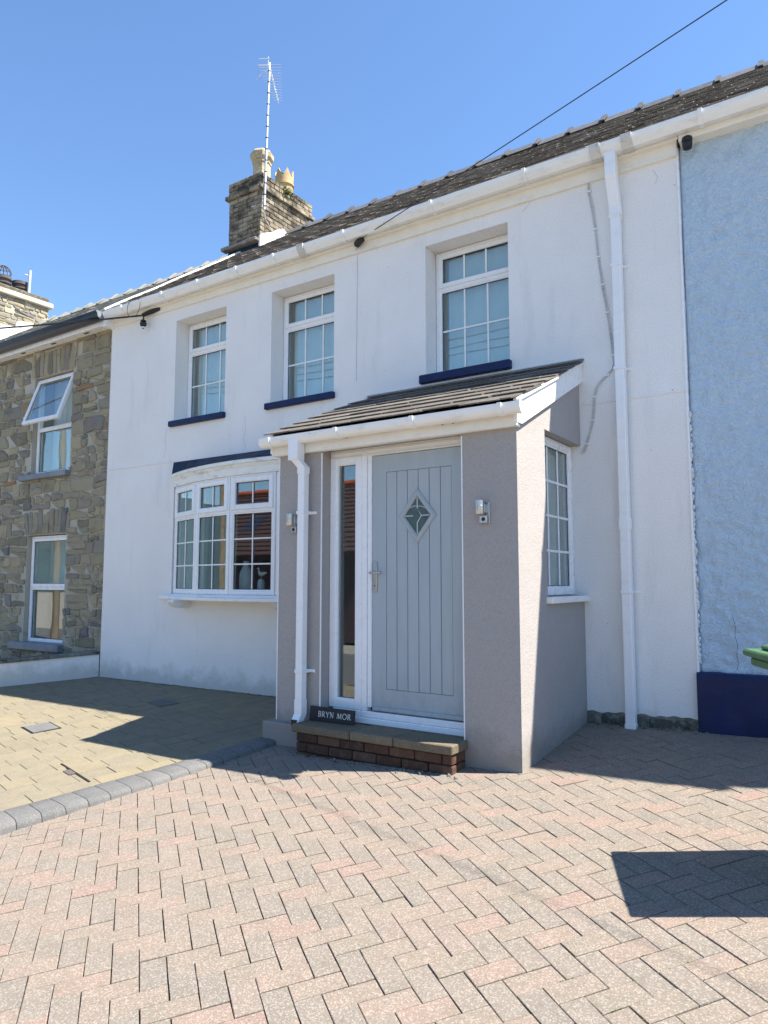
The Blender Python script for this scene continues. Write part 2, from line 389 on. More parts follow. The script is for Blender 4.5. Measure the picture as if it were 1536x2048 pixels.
def block_mesh(name, L, W, H, m, b=.005, jit=0):
    """paving block, top face at z=0, chamfered top edges with worn corners"""
    a, c = L/2, W/2
    def j(): return random.uniform(-jit, jit)
    o = [(-a,-c),(a,-c),(a,c),(-a,c)]
    mb = MB(); v = [(x,y,-H) for x,y in o] + [(x+j(),y+j(),-b*1.1) for x,y in o] + [(x*(1-b/a)+j(),y*(1-b/c)+j(),j()*.3) for x,y in o]
    f = [(0,1,5,4),(1,2,6,5),(2,3,7,6),(3,0,4,7),(4,5,9,8),(5,6,10,9),(6,7,11,10),(7,4,8,11),(8,9,10,11)]
    mb.add(v, f); return mb
MOD = .103; TH = R(52.75)
n = Vector((-GA,-GB,1)).normalized()
e1 = Vector((math.cos(TH),math.sin(TH),0)); e1.z = GA*e1.x+GB*e1.y; e1.normalize(); e2 = -n.cross(e1)
O = Vector((-2.704,-3.001,0)); O.z = gz(O.x,O.y)
variants = [block_mesh('paving_block', 2*MOD-.0040, MOD-.0040, .05, M['pave'], .0018, .0009) for _ in range(10)]
vmesh = [[v.mesh('paving_block', M[q]) for v in variants] for q in ('pave','pave_grey')]
blocks = []
for i in range(-60,70):
    for j in range(-60,70):
        d = (i-j) % 4
        if d == 0: c = O + MOD*((i+1)*e1 + (j+.5)*e2); rot = 0
        elif d == 3: c = O + MOD*((i+.5)*e1 + (j+1)*e2); rot = 1
        else: continue
        if not (-6.3 < c.y < .12 and c.x < 3.4): continue
        if c.x < kx(c.y)-.12: continue
        if -4.05 < c.x < -2.05 and c.y > -1.2: continue
        blocks.append((c, rot))
def block_mat(c, rot, lift):
    ax = e1 if rot == 0 else e2; ay = n.cross(ax)
    m = Matrix((ax, ay, n)).transposed().to_4x4()
    tilt = Matrix.Rotation(random.gauss(0,.006),4,'X') @ Matrix.Rotation(random.gauss(0,.004),4,'Y') @ Matrix.Rotation(random.gauss(0,.006),4,'Z')
    return Matrix.Translation(c + n*lift) @ m @ tilt
seen = []; rest = []
for c,rot in blocks:
    q = pix(c)
    (seen if q and -25<q[0]<1561 and q[1]<2075 and q[1]>0 else rest).append((c,rot))
seen.sort(key=lambda b: (b[0]-CAM).length)
rest += seen[300:]; seen = seen[:300]
for k,(c,rot) in enumerate(seen):
    put('paving_block', vmesh[rot][k%10], pave, mat=block_mat(c, rot, random.gauss(0,.0012)))
for tone,q in enumerate(('pave','pave_grey')):
    mb = MB()
    for k,(c,rot) in enumerate(rest):
        if rot != tone: continue
        m = block_mat(c, rot, random.gauss(0,.0012)); vv = variants[k%10]
        mb.add([m @ Vector(p) for p in vv.v], vv.f)
    mb.build('paving_blocks', M[q], pave, kind='stuff')

# moss in the joints towards the right, and grit lodged along the wall foot
rnd = random.Random(77); mb = MB()
for i in range(-60,70):
    for j in range(-60,70):
        if (i-j) % 4 not in (0,3): continue
        p0 = O + MOD*(i*e1+j*e2)
        if not (p0.x > -1.5 and -4.6 < p0.y < -.15 and p0.x < 1.5): continue
        if noise.noise(Vector((p0.x*1.1,p0.y*1.1,2))) < .05 and rnd.random() > .12: continue
        along = e1 if rnd.random() < .5 else e2; q0 = rnd.uniform(0,.08)
        for t in range(rnd.randrange(3,12)):
            p = p0 + along*(q0+t*.006+rnd.uniform(-.002,.002)) + n*(-.004); r_ = rnd.uniform(.0022,.0052)
            mb.lathe([(r_,-.003),(r_*.9,r_*.5),(r_*.25,r_*.95)], p, 5)
mb.build('joint_moss', M['moss'], pave, kind='stuff')
mb = MB()
for _ in range(260):
    x = rnd.choice([rnd.uniform(-1.95,.9),rnd.uniform(-1.95,-1.1)]); y = -.012-abs(rnd.gauss(0,.035)); r_ = rnd.uniform(.003,.010)
    mb.lathe([(r_,-.004),(r_*rnd.uniform(.6,.9),r_*.5),(r_*.2,r_*.8)], (x,y,gz(x,y)+.001), 5)
for _ in range(420):
    x = rnd.uniform(-8.4,-4.3); y = -.008-abs(rnd.gauss(0,.02)); r_ = rnd.uniform(.003,.009)
    mb.lathe([(r_,-.004),(r_*rnd.uniform(.6,.9),r_*.5),(r_*.2,r_*.8)], (x,y,bz(x,y)+.001), 5)
mb.build('grit', M['rubble'], pave, kind='stuff')

# buff drive on the left
buff = thing('buff_drive', (-7,-1.5,bz(-7,-1.5)), 'buff yellow block paved drive left of the porch', None, kind='structure')
mb = MB()
gx_ = [-12+.5*i for i in range(17)]; gy_ = [-6.2+.42*i for i in range(16)]
mb.add([(min(x,kx(min(y,.1))-.1),min(y,.1),bz(x,min(y,.1))-.0035) for y in gy_ for x in gx_], [(j*17+i,j*17+i+1,(j+1)*17+i+1,(j+1)*17+i) for j in range(15) for i in range(16)])
mb.build('joint_sand', M['buffsand'], buff)
bn = Vector((-.004,-.072,1)).normalized()
BT = R(-15)      # direction of the short joints (from the house wall outwards to the kerb)
b1 = Vector((math.cos(BT+R(90)),math.sin(BT+R(90)),0)); b1.z = .004*b1.x+.072*b1.y; b1.normalize(); b2 = bn.cross(b1)
BO = Vector((-5,-3,bz(-5,-3)))
brs = []; rowv = -2.0; random.seed(21)
while rowv < 8:
    h = .205; u = -5 + random.uniform(0,.25)
    while u < 6:
        wd = random.choice([.2,.26,.26,.32])
        c = BO + b1*(u+wd/2) + b2*(rowv+h/2)
        if c.y < .1 and c.y > -6 and c.x < kx(c.y)-.12 and c.x > -11.5: brs.append((c, wd, h))
        u += wd
    rowv += h
def bmesh_for(wd, h, k): return block_mesh('paving_block', wd-.0042, h-.0042, .05, M['buff'], .0025, .0015)
bvar = {wd: [bmesh_for(wd,.205,k) for k in range(4)] for wd in (.2,.26,.32)}
bmsh = {wd: [v.mesh('paving_block', M['buff']) for v in vs] for wd,vs in bvar.items()}
def bmat(c):
    m = Matrix((b1,b2,bn)).transposed().to_4x4()
    return Matrix.Translation(c + bn*random.gauss(0,.0008)) @ m @ Matrix.Rotation(random.gauss(0,.003),4,'X') @ Matrix.Rotation(random.gauss(0,.003),4,'Y')
seen = [b for b in brs if in_view(b[0])]; rest = [b for b in brs if not in_view(b[0])]
seen.sort(key=lambda b: (b[0]-CAM).length); rest += seen[300:]; seen = seen[:300]
for k,(c,wd,h) in enumerate(seen): put('paving_block', bmsh[wd][k%4], buff, mat=bmat(c))
mb = MB()
for k,(c,wd,h) in enumerate(rest):
    m = bmat(c); vv = bvar[wd][k%4]; mb.add([m @ Vector(p) for p in vv.v], vv.f)
if rest: mb.build('paving_blocks', M['buff'], buff, kind='stuff')
# little black litter/droppings are left to the material; two flush covers sit in the buff drive
def on_buff(x, y, dz=0): return Vector((x,y,bz(x,y)+dz))
mc = thing('drain_cover', on_buff(-6.55,-1.93), 'small square grey drain cover set in the buff paving', 'drain cover')
def flat_box(mb, c, ux, uy, L, W, z0, z1, nrm=bn):
    v = [c + ux*(sx*L/2) + uy*(sy*W/2) + nrm*z for z in (z0,z1) for sx,sy in ((-1,-1),(1,-1),(1,1),(-1,1))]
    mb.add(v, [(0,3,2,1),(4,5,6,7),(0,1,5,4),(1,2,6,5),(2,3,7,6),(3,0,4,7)])
c = on_buff(-6.55,-1.93)
mb = MB(); flat_box(mb, c, b1, b2, .26, .36, -.02, .004); mb.build('frame', M['black'], mc)
mb = MB(); flat_box(mb, c, b1, b2, .225, .325, -.01, .008); mb.build('lid', M['kerb'], mc)
c = on_buff(-4.98,-2.6)
dr = thing('slot_drain', c, 'narrow dark slot drain across the buff paving near the kerb', 'drain')
mb = MB(); flat_box(mb, c, b2, b1, .62, .014, -.02, .0045); mb.build('slot', M['black'], dr)
mb = MB(); flat_box(mb, c + b2*.03 - b1*.03, b2, b1, .13, .05, -.02, .006); mb.build('grate', M['pot_dark'], dr)
mc = thing('drain_cover', on_buff(-6.3,-.72), 'plain square cover in the shaded buff paving below the bow window', 'drain cover')
mb = MB(); flat_box(mb, on_buff(-6.3,-.72), b1, b2, .2, .34, -.02, .006); mb.build('lid', M['kerb'], mc)

# kerb stones
kerb = thing('kerb', (KF[4][0],KF[4][1],gz(*KF[4])), 'rounded dark grey kerb between the buff and the pink paving', None, kind='structure')
def kpoint(s):
    for (xa,ya),(xb,yb) in zip(KF, KF[1:]):
        l = math.hypot(xb-xa,yb-ya)
        if s <= l: return Vector((xa+(xb-xa)*s/l, ya+(yb-ya)*s/l, 0)), Vector((xb-xa,yb-ya,0))/l
        s -= l
    return Vector((KF[-1][0],KF[-1][1],0)), Vector((0,-1,0))
s = 0; total = sum(math.hypot(b[0]-a[0],b[1]-a[1]) for a,b in zip(KF,KF[1:])); kl = .147
while s < total-kl:
    rings = []
    for q in (0, .008, kl-.012, kl-.004):
        p, t = kpoint(s+q); nb = Vector((t.y,-t.x,0))    # towards the buff side
        if nb.x > 0: nb = -nb
        inset = .003 if q in (0, kl-.004) else 0
        zf = gz(p.x,p.y); pb = p + nb*.285; zb = bz(pb.x,pb.y)+.008; top = max(zb, zf+.035)+.006
        prof = [(0,zf-.06),(.002,zf+(top-zf)*.42),(.014,zf+(top-zf)*.75),(.036,zf+(top-zf)*.93),(.07,top),(.15,top+.001),(.275,zb+.004),(.285,zb-.004),(.285,zb-.07)]
        rings.append([p + nb*(a + (inset if a < .02 else 0)) + Vector((0,0,z-(inset*.8 if z > zf else 0))) for a,z in prof])
    m_ = len(rings[0]); v = [q for r in rings for q in r]
    f = [(i*m_+k,i*m_+k+1,(i+1)*m_+k+1,(i+1)*m_+k) for i in range(3) for k in range(m_-1)] + [tuple(range(m_)), tuple(3*m_+k for k in range(m_))]
    MB().add(v,f).build('kerb_stone', M['kerb'], kerb, smooth=True)
    s += kl

# ------------------------------------------------------------------ generic builders for houses
def holed_wall(x0, x1, z0, z1, y0, y1, holes):
    """wall slab facing -y with rectangular through openings (x0,x1,z0,z1), reveals included"""
    xs = sorted({x0,x1,*[h[0] for h in holes],*[h[1] for h in holes]}); zs = sorted({z0,z1,*[h[2] for h in holes],*[h[3] for h in holes]})
    def hole(x,z): return any(h[0]<x<h[1] and h[2]<z<h[3] for h in holes)
    mb = MB()
    for a,b in zip(xs,xs[1:]):
        for c,d in zip(zs,zs[1:]):
            if hole((a+b)/2,(c+d)/2): continue
            mb.quad((a,y0,c),(b,y0,c),(b,y0,d),(a,y0,d)); mb.quad((b,y1,c),(a,y1,c),(a,y1,d),(b,y1,d))
    for h in holes:
        a,b,c,d = h
        mb.quad((a,y0,c),(a,y1,c),(a,y1,d),(a,y0,d)); mb.quad((b,y1,c),(b,y0,c),(b,y0,d),(b,y1,d))
        mb.quad((a,y0,d),(a,y1,d),(b,y1,d),(b,y0,d)); mb.quad((a,y1,c),(a,y0,c),(b,y0,c),(b,y1,c))
    mb.quad((x0,y1,z0),(x0,y0,z0),(x0,y0,z1),(x0,y1,z1)); mb.quad((x1,y0,z0),(x1,y1,z0),(x1,y1,z1),(x1,y0,z1))
    mb.quad((x0,y0,z1),(x1,y0,z1),(x1,y1,z1),(x0,y1,z1))
    return mb
def build_flat(mb, name, m, parent, **k):      # keeps the winding given (no normal recalculation needed)
    me = bpy.data.meshes.new(name); me.from_pydata(mb.v, [], mb.f); me.materials.append(m)
    return put(name, me, parent, **k)

def frame_ring(mb, a0, a1, c0, c1, w, y0, y1, b=.006, wb=None):
    """four mitre-like bars round a rectangle, local x/z plane"""
    wb = wb or w
    mb.bbox(a0,a0+w,y0,y1,c0,c1,b); mb.bbox(a1-w,a1,y0,y1,c0,c1,b)
    mb.bbox(a0+w-.002,a1-w+.002,y0+.0015,y1-.0015,c1-w,c1-.001,b); mb.bbox(a0+w-.002,a1-w+.002,y0+.0015,y1-.0015,c0+.001,c0+wb,b)
def pane_with_bars(win, a0, a1, c0, c1, yg, cols, rows, tf, bw=.018):
    """one pane, dark gasket line, glazing bars between the panes"""
    def B(mb, name, m):
        if tf: mb.tf(tf)
        return mb.build(name, m, win)
    B(MB().box(a0-.012,a1+.012,yg,yg+.005,c0-.012,c1+.012), 'pane', M['glass'])
    g = MB()
    for q in ((a0,a0+.006,c0,c1),(a1-.006,a1,c0,c1),(a0+.006,a1-.006,c0,c0+.006),(a0+.006,a1-.006,c1-.006,c1)): g.box(q[0],q[1],yg-.005,yg-.001,q[2],q[3])
    B(g, 'gasket', M['black'])
    for i in range(1,cols):
        x = a0+(a1-a0)*i/cols; B(MB().bbox(x-bw/2,x+bw/2,yg-.010,yg-.0015,c0+.006,c1-.006,.003), 'glazing_bar', M['upvc'])
    for i in range(1,rows):
        z = c0+(c1-c0)*i/rows; B(MB().bbox(a0+.006,a1-.006,yg-.012,yg-.0018,z-bw/2,z+bw/2,.003), 'glazing_bar', M['upvc'])

def casement(win, x0, x1, z0, z1, y, fan=.385, cols=3, rows=2, tf=None):
    """uPVC window: outer frame, top-hung fanlight standing proud, fixed light below"""
    def B(mb, name, m):
        if tf: mb.tf(tf)
        return mb.build(name, m, win)
    w = .05
    mb = MB(); frame_ring(mb, x0, x1, z0, z1, w, y, y+.07, wb=.055); zt = z1-fan
    mb.bbox(x0+w-.002,x1-w+.002,y+.0015,y+.068,zt-.026,zt+.022); B(mb, 'frame', M['upvc'])
    s = .048
    mb = MB(); frame_ring(mb, x0+w-.018, x1-w+.018, zt+.008, z1-w+.018, s, y-.016, y+.03); B(mb, 'sash', M['upvc'])
    pane_with_bars(win, x0+w-.018+s, x1-w+.018-s, zt+.008+s, z1-w+.018-s, y+.012, cols, 1, tf)
    mb = MB(); frame_ring(mb, x0+w-.004, x1-w+.004, z0+.052, zt-.022, .016, y+.006, y+.03, .004); B(mb, 'bead', M['upvc'])
    pane_with_bars(win, x0+w+.012, x1-w-.012, z0+.068, zt-.038, y+.026, cols, rows, tf)

def gutter_profile(h=.10, d=.115):
    """square-ogee gutter section (y,z): back at y=0, open top, lip at the front"""
    o = [(0,0),(0,-h*.85),(-.02,-h),(-d*.62,-h),(-d*.80,-h*.72),(-d*.96,-h*.5),(-d,-h*.15),(-d,0)]
    i = [(-d+.006,0),(-d+.006,-h*.15),(-d*.92,-h*.45),(-d*.58,-h*.92),(-.02,-h*.92),(-.006,-h*.8),(-.006,0)]
    return o+i
def half_round(r=.056):
    o = [(-r-r*math.cos(a), -r*.25-r*1.25*math.sin(a)) for a in [math.pi*k/12 for k in range(13)]]
    o = [(-2*r,0)] + o[0:] + [(0,0)]
    i = [(-r+(r-.005)*math.cos(a), -r*.25-(r*1.25-.005)*math.sin(a)) for a in [math.pi*k/12 for k in range(13)]]
    return o + [(-.005,0)] + i + [(-2*r+.005,0)]
def gutter_run(parent, prof, x0, x1, y, z, m, brackets=(), unions=(), name='gutter'):
    P = [(y+a, z+b) for a,b in prof]
    g = MB().extr(P, 'x', x0, x1).build(name, m, parent, smooth=True)
    def ring(xc, wd, grow, nm):
        cy = y + sum(a for a,b in prof)/len(prof); cz = z + sum(b for a,b in prof)/len(prof)
        n_ = len(prof)//2
        pts = prof[:n_+1]
        outer = [(y+a*(1+grow), z+b*(1+grow)+.002) for a,b in pts]; inner = [(y+a, z+b) for a,b in pts]
        MB().extr(outer+inner[::-1], 'x', xc-wd/2, xc+wd/2).build(nm, M['union'] if nm == 'gutter_union' else m, parent if parent.parent else g)
    for b in brackets: ring(b, .032, .12, 'gutter_bracket')
    for b in unions: ring(b, .085, .14, 'gutter_union')
    return g
def square_pipe(parent, pts, s, m, name='downpipe'):
    """square pipe through (x,y,z) points, section kept horizontal"""
    mb = MB(); h = s/2; b = .006
    sec = [(-h+b,-h),(h-b,-h),(h,-h+b),(h,h-b),(h-b,h),(-h+b,h),(-h,h-b),(-h,-h+b)]
    v = [(p[0]+q[0],p[1]+q[1],p[2]) for p in pts for q in sec]
    f = [(i*8+k,i*8+(k+1)%8,(i+1)*8+(k+1)%8,(i+1)*8+k) for i in range(len(pts)-1) for k in range(8)] + [tuple(range(8)), tuple((len(pts)-1)*8+k for k in range(8))]
    return mb.add(v,f).build(name, m, parent)
def slate_rows(x0, x1, p0, p1, wd, gauge, th, rnd, jx=.004, lift=.006, gap=.0015):
    """slates on a pitch from eave p0=(y,z) to ridge p1=(y,z); yields an 8-vertex lapped slab for each"""
    L = math.hypot(p1[0]-p0[0],p1[1]-p0[1]); dy,dz = (p1[0]-p0[0])/L,(p1[1]-p0[1])/L; ny,nz = -dz,dy
    rows = int(L/gauge)
    for r in range(rows):
        s0 = r*gauge - .02; x = x0 - (wd/2 if r%2 else 0)
        while x < x1-.02:
            a = max(x,x0)+rnd.uniform(-jx,jx)+gap; b = min(x+wd,x1)+rnd.uniform(-jx,jx)-gap
            if b-a > .05:
                d = rnd.uniform(-.010,.010); k0 = lift*1.0+th+rnd.uniform(0,.006); s1 = min(s0+gauge*1.5, L+.01)
                k1 = lift*.1
                def P(xx,s,k): return (xx, p0[0]+dy*s+ny*k, p0[1]+dz*s+nz*k)
                yield [P(a,s0+d,k0),P(b,s0+d+rnd.uniform(-.003,.003),k0+rnd.uniform(-.002,.002)),P(b,s1,k1+th),P(a,s1,k1+th),P(a,s0+d,k0-th),P(b,s0+d,k0-th),P(b,s1,k1),P(a,s1,k1)]
            x += wd
SLF = [(0,1,2,3),(7,6,5,4),(0,4,5,1),(1,5,6,2),(2,6,7,3),(3,7,4,0)]

def clip(poly, nx, nz, d):
    """keep nx*x+nz*z <= d"""
    out = []
    for (ax,az),(bx,bz_) in zip(poly, poly[1:]+poly[:1]):
        da = nx*ax+nz*az-d; db = nx*bx+nz*bz_-d
        if da <= 0: out.append((ax,az))
        if da*db < 0:
            t = da/(da-db); out.append((ax+(bx-ax)*t, az+(bz_-az)*t))
    return out
def rubble_cells(x0, x1, z0, z1, holes, rnd, hw=.33, hh=.165):
    """rough courses of angular stones: uneven beds, mixed sizes, some stones split into two"""
    def inh(x, z): return any(h[0]<x<h[1] and h[2]<z<h[3] for h in holes)
    beds = [z0]
    while beds[-1] < z1: beds.append(beds[-1]+rnd.choice([.55,.75,.95,1.1,1.4])*hh)
    ph = [rnd.uniform(0,99) for _ in beds]
    def bed(k, x): return beds[k]+hh*.30*noise.noise(Vector((x*2.3,ph[k],0)))+hh*.14*noise.noise(Vector((x*7,ph[k],5)))
    cells = []
    for k in range(len(beds)-1):
        x = x0-rnd.uniform(0,hw); hk = beds[k+1]-beds[k]
        tilt = rnd.uniform(-.15,.15)*hk
        while x < x1:
            w_ = rnd.choice([.4,.6,.8,1.0,1.3,1.6])*hw*(.75+.35*hk/hh); nx_ = x+w_; t2 = rnd.uniform(-.22,.22)*hk
            def quad(fa, fb):
                lo = lambda q: bed(k,q)+(bed(k+1,q)-bed(k,q))*fa
                hi = lambda q: bed(k,q)+(bed(k+1,q)-bed(k,q))*fb
                pts = [(x-tilt*(1-2*fa)/2,lo(x)),(x+w_*rnd.uniform(.35,.65),lo(x+w_/2)-hk*rnd.uniform(-.05,.07)),(nx_-t2*(1-2*fa)/2,lo(nx_)),
                       (nx_+t2*.5+rnd.uniform(-.02,.02)*w_,lo(nx_)*.45+hi(nx_)*.55),(nx_-t2*(1-2*fb)/2,hi(nx_)),(x+w_*rnd.uniform(.3,.7),hi(x+w_/2)+hk*rnd.uniform(-.05,.07)),(x-tilt*(1-2*fb)/2,hi(x))]
                if rnd.random() < .35: pts.pop(4 if rnd.random() < .5 else 0)
                return pts
            polys = [quad(0,1)]
            if hk > hh*.9 and rnd.random() < .35:
                f_ = rnd.uniform(.38,.62); polys = [quad(0,f_),quad(f_,1)]
            for poly in polys:
                cx = sum(p[0] for p in poly)/len(poly); cz = sum(p[1] for p in poly)/len(poly)
                if inh(cx,cz): continue
                for a in ((1,0,x1),(-1,0,-x0),(0,1,z1),(0,-1,-z0)):
                    poly = clip(poly,*a) if len(poly) > 2 else poly
                for h in holes:
                    if len(poly) < 3: break
                    if max(p[0] for p in poly) < h[0] or min(p[0] for p in poly) > h[1] or max(p[1] for p in poly) < h[2] or min(p[1] for p in poly) > h[3]: continue
                    d = [(h[0]-cx,(1,0,h[0])),(cx-h[1],(-1,0,-h[1])),(cz-h[3],(0,-1,-h[3])),(h[2]-cz,(0,1,h[2]))]
                    poly = clip(poly,*max(d)[1])
                if len(poly) >= 3: cells.append(poly)
            x = nx_; tilt = t2
    return cells
def stone_mesh(poly, rnd, gap=.011, out=.03, m=None, to3=None):
    """a rounded stone with an uneven, slightly bulging face"""
    cx = sum(p[0] for p in poly)/len(poly); cz = sum(p[1] for p in poly)/len(poly)
    # drop very short edges, inset, round the corners
    q = []
    for a,b in zip(poly, poly[1:]+poly[:1]):
        if math.hypot(a[0]-b[0],a[1]-b[1]) > .018: q.append(a)
    if len(q) < 3: return None
    def inset(pl, g):
        r = []
        for x,z in pl:
            l = math.hypot(x-cx,z-cz)
            if l < g*1.6: return None
            k = (l-g*1.25)/l; r.append((cx+(x-cx)*k, cz+(z-cz)*k))
        return r
    q = inset(q, gap)
    if not q: return None
    r = []
    for a,b in zip(q, q[1:]+q[:1]):
        l = math.hypot(a[0]-b[0],a[1]-b[1]); c = min(.2, .018/max(l,.01))
        r += [(a[0]+(b[0]-a[0])*c, a[1]+(b[1]-a[1])*c), (b[0]+(a[0]-b[0])*c, b[1]+(a[1]-b[1])*c)]
    q = r; nn = len(q); o = out*rnd.uniform(.55,1.25); tx,tz = rnd.uniform(-.05,.05),rnd.uniform(-.07,.07)
    def dep(x,z): return tx*(x-cx)+tz*(z-cz)+rnd.uniform(-.003,.003)
    rings = [[(x,z,-.03) for x,z in q], [(x+rnd.uniform(-.003,.003),z+rnd.uniform(-.003,.003),o*.45+dep(x,z)*.5) for x,z in q],
             [(cx+(x-cx)*.86,cz+(z-cz)*.84,o*.92+dep(x,z)) for x,z in q], [(cx+(x-cx)*.45,cz+(z-cz)*.45,o+dep(x,z)*.6) for x,z in q]]
    v = [p for rr in rings for p in rr] + [(cx,cz,o+rnd.uniform(-.004,.004))]
    f = [(i*nn+k,i*nn+(k+1)%nn,(i+1)*nn+(k+1)%nn,(i+1)*nn+k) for i in range(3) for k in range(nn)] + [(3*nn+k,3*nn+(k+1)%nn,4*nn) for k in range(nn)]
    mb = MB(); mb.add([to3(*p) for p in v], f); return mb

# ------------------------------------------------------------------ the white house
XL, XR = -8.45, -1.11
white = thing('white_house', (-4.8,0,.1), 'white rendered terraced house with navy sills and slate roof', 'house')
HW = [(-7.13,-6.235),(-5.505,-4.603),(-3.472,-2.595)]; WZ = (3.262,4.552)
BAY = (-7.09,-4.16,1.10,2.735)
mb = holed_wall(XL, XR, -.4, 4.93, 0, .32, [(a,b,WZ[0],WZ[1]) for a,b in HW] + [BAY])
wall = build_flat(mb, 'wall', M['white'], white)
for xa,xb in ((XL,BAY[0]),(-1.94,XR)): MB().bbox(xa,xb,-.009,.004,2.738,2.752,.004).build('render_bead', M['white'], white)
mb = MB(); mb.bbox(XR-.012,XR+.006,-.012,.05,.16,4.74,.004); mb.build('corner_bead', M['upvc'], white)
for pts in ([(-5.9,3.18),(-5.88,3.02),(-5.91,2.9),(-5.87,2.78)],[(-2.55,3.14),(-2.5,3.0),(-2.52,2.9)],[(-7.25,3.19),(-7.28,3.05),(-7.26,2.95),(-7.3,2.8)],[(-2.45,4.6),(-2.38,4.66),(-2.36,4.72)],[(-1.3,4.62),(-1.27,4.55),(-1.29,4.5)]):
    MB().tube([(x,-.0002,z) for x,z in pts], .0011, 4).build('hairline_crack', M['lead'], white)
# back and party walls and floors close the house so that the rooms are dark
mb = MB(); mb.box(XL,XR,5.9,6.2,-.4,4.9); mb.box(XL,XL+.2,.32,5.9,-.4,4.9); mb.box(XR-.2,XR,.32,5.9,-.4,4.9); mb.build('party_wall', M['inner'], white)
mb = MB(); mb.box(XL+.2,XR-.2,.32,5.9,2.62,2.9); mb.build('upper_floor', M['inner'], white)
mb = MB(); mb.box(XL+.2,XR-.2,.32,5.9,4.78,4.86); mb.build('ceiling', M['inner'], white)
mb = MB(); mb.box(XL+.2,XR-.2,.32,5.9,.1,.3); mb.build('ground_floor', M['inner'], white)
mb = MB()
for x in (-5.95,-4.05): mb.box(x,x+.1,.32,5.9,2.9,4.78)
mb.box(XL+.2,XR-.2,2.6,2.7,2.9,4.78); mb.build('partition', M['inner'], white)

for k,(a,b) in enumerate(HW):
    win = part('window', white)
    win['label'] = ('left upper window with two glazing bars','middle upper window with a navy sill','right upper window above the porch roof')[k]
    casement(win, a+.004, b-.004, WZ[0]+.002, WZ[1]-.004, .20)
    zl, zr = (WZ[0]+.002, WZ[0]-.012) if k < 2 else (3.245, 3.243)
    th = .066 if k < 2 else .08
    mb = MB(); mb.bbox(a-.055,b+.02,-.05,.205,zr-th,zr+.004,.008); mb.build('sill', M['navy'], win)
    # inside: a blind down behind the right two thirds, a pale reveal on the left
    mb = MB(); nfold = 26
    xa, xb = a+.10, b+.02
    mb.add([(xa+(xb-xa)*i/nfold, .295+.006*math.sin(i*1.7), z) for z in (WZ[0]+.01,WZ[1]-.06) for i in range(nfold+1)], [(i,i+1,nfold+2+i,nfold+1+i) for i in range(nfold)])
    mb.build('blind', M['blind'], win, smooth=True)
    mb = MB(); mb.add([(a-.35+(.5)*i/nfold, .40+.02*math.sin(i*.9), z) for z in (WZ[0]+.01,WZ[1]+.05) for i in range(nfold+1)], [(i,i+1,nfold+2+i,nfold+1+i) for i in range(nfold)])
    mb.build('curtain', M['curtain'], win, smooth=True)

# eaves: fascia boards, gutter, brackets
mb = MB(); mb.bbox(XL-.02,XR+.02,-.075,.0,4.775,4.93,.004); mb.build('fascia', M['fascia'], white)
mb = MB(); mb.add([(XL,-.03,4.69+.02),(XR,-.03,4.65+.02),(XR,-.03,4.775),(XL,-.03,4.775),(XL,.001,4.71),(XR,.001,4.67),(XR,.001,4.775),(XL,.001,4.775)], [(0,1,2,3),(0,4,5,1),(1,5,6,2),(0,3,7,4)]); mb.build('frieze_board', M['fascia'], white)
GU = gutter_run(white, gutter_profile(.095,.12), XL+.05, 1.9, -.077, 4.885, M['gutter'],
    brackets=(-8.0,-7.2,-6.55,-5.9,-5.32,-4.35,-3.3,-2.35,-.9,.1,.9), unions=(-4.92,-1.72,-1.46), name='gutter')
# roof: lapped slates, one stuff part; ridge tiles one by one
EA, RI = (-.155,4.895), (3.0,7.15)
roof = part('roof', white)
mb = MB(); mb.add([(XL,EA[0],EA[1]-.02),(2.2,EA[0],EA[1]-.02),(2.2,RI[0],RI[1]-.02),(XL,RI[0],RI[1]-.02),(XL,6.3,4.87),(2.2,6.3,4.87)], [(0,1,2,3),(3,2,5,4)]); mb.build('roof_deck', M['black'], roof)
rnd = random.Random(11); mb = MB()
for v in slate_rows(XL+.03, 2.2, EA, RI, .265, .155, .007, rnd, lift=.012): mb.add(v, SLF)
mb.build('slates', M['roofslate'], roof, kind='stuff')
def ridge_tile(x0, x1, m, zr=7.15, h=.0):
    mb = MB(); prof = [(-.155,-.105),(-.02,.035),(.02,.035),(.155,-.105),(.14,-.11),(0,.015),(-.14,-.11)]
    P = [(3+a, zr+.035+b+h) for a,b in prof]; mb.extr(P, 'x', x0, x1-.045)
    P2 = [(3+a*1.15, zr+.035+b*1.15+h+.03) for a,b in prof]; mb.extr(P2, 'x', x1-.058, x1)
    return mb
x = -7.9; rt = ridge_tile(0,.45,M['ridge']).mesh('ridge_tile', M['ridge'])
while x < 2.1:
    put('ridge_tile', rt, roof, mat=Matrix.Translation((x,random.uniform(-.006,.006),.012*math.sin(x*1.3)+random.uniform(-.004,.004)))); x += .45
# white mortar verge where the two roofs meet
mb = MB(); pts = []
for i in range(15):
    t = i/14; pts.append((XL+.03+.012*math.sin(i*2.1), EA[0]+(RI[0]-EA[0])*t, EA[1]+(RI[1]-EA[1])*t+.03+.006*math.sin(i*1.3)))
mb.tube(pts, .022, 6); mb.build('verge_mortar', M['whitewash'], roof, smooth=True)

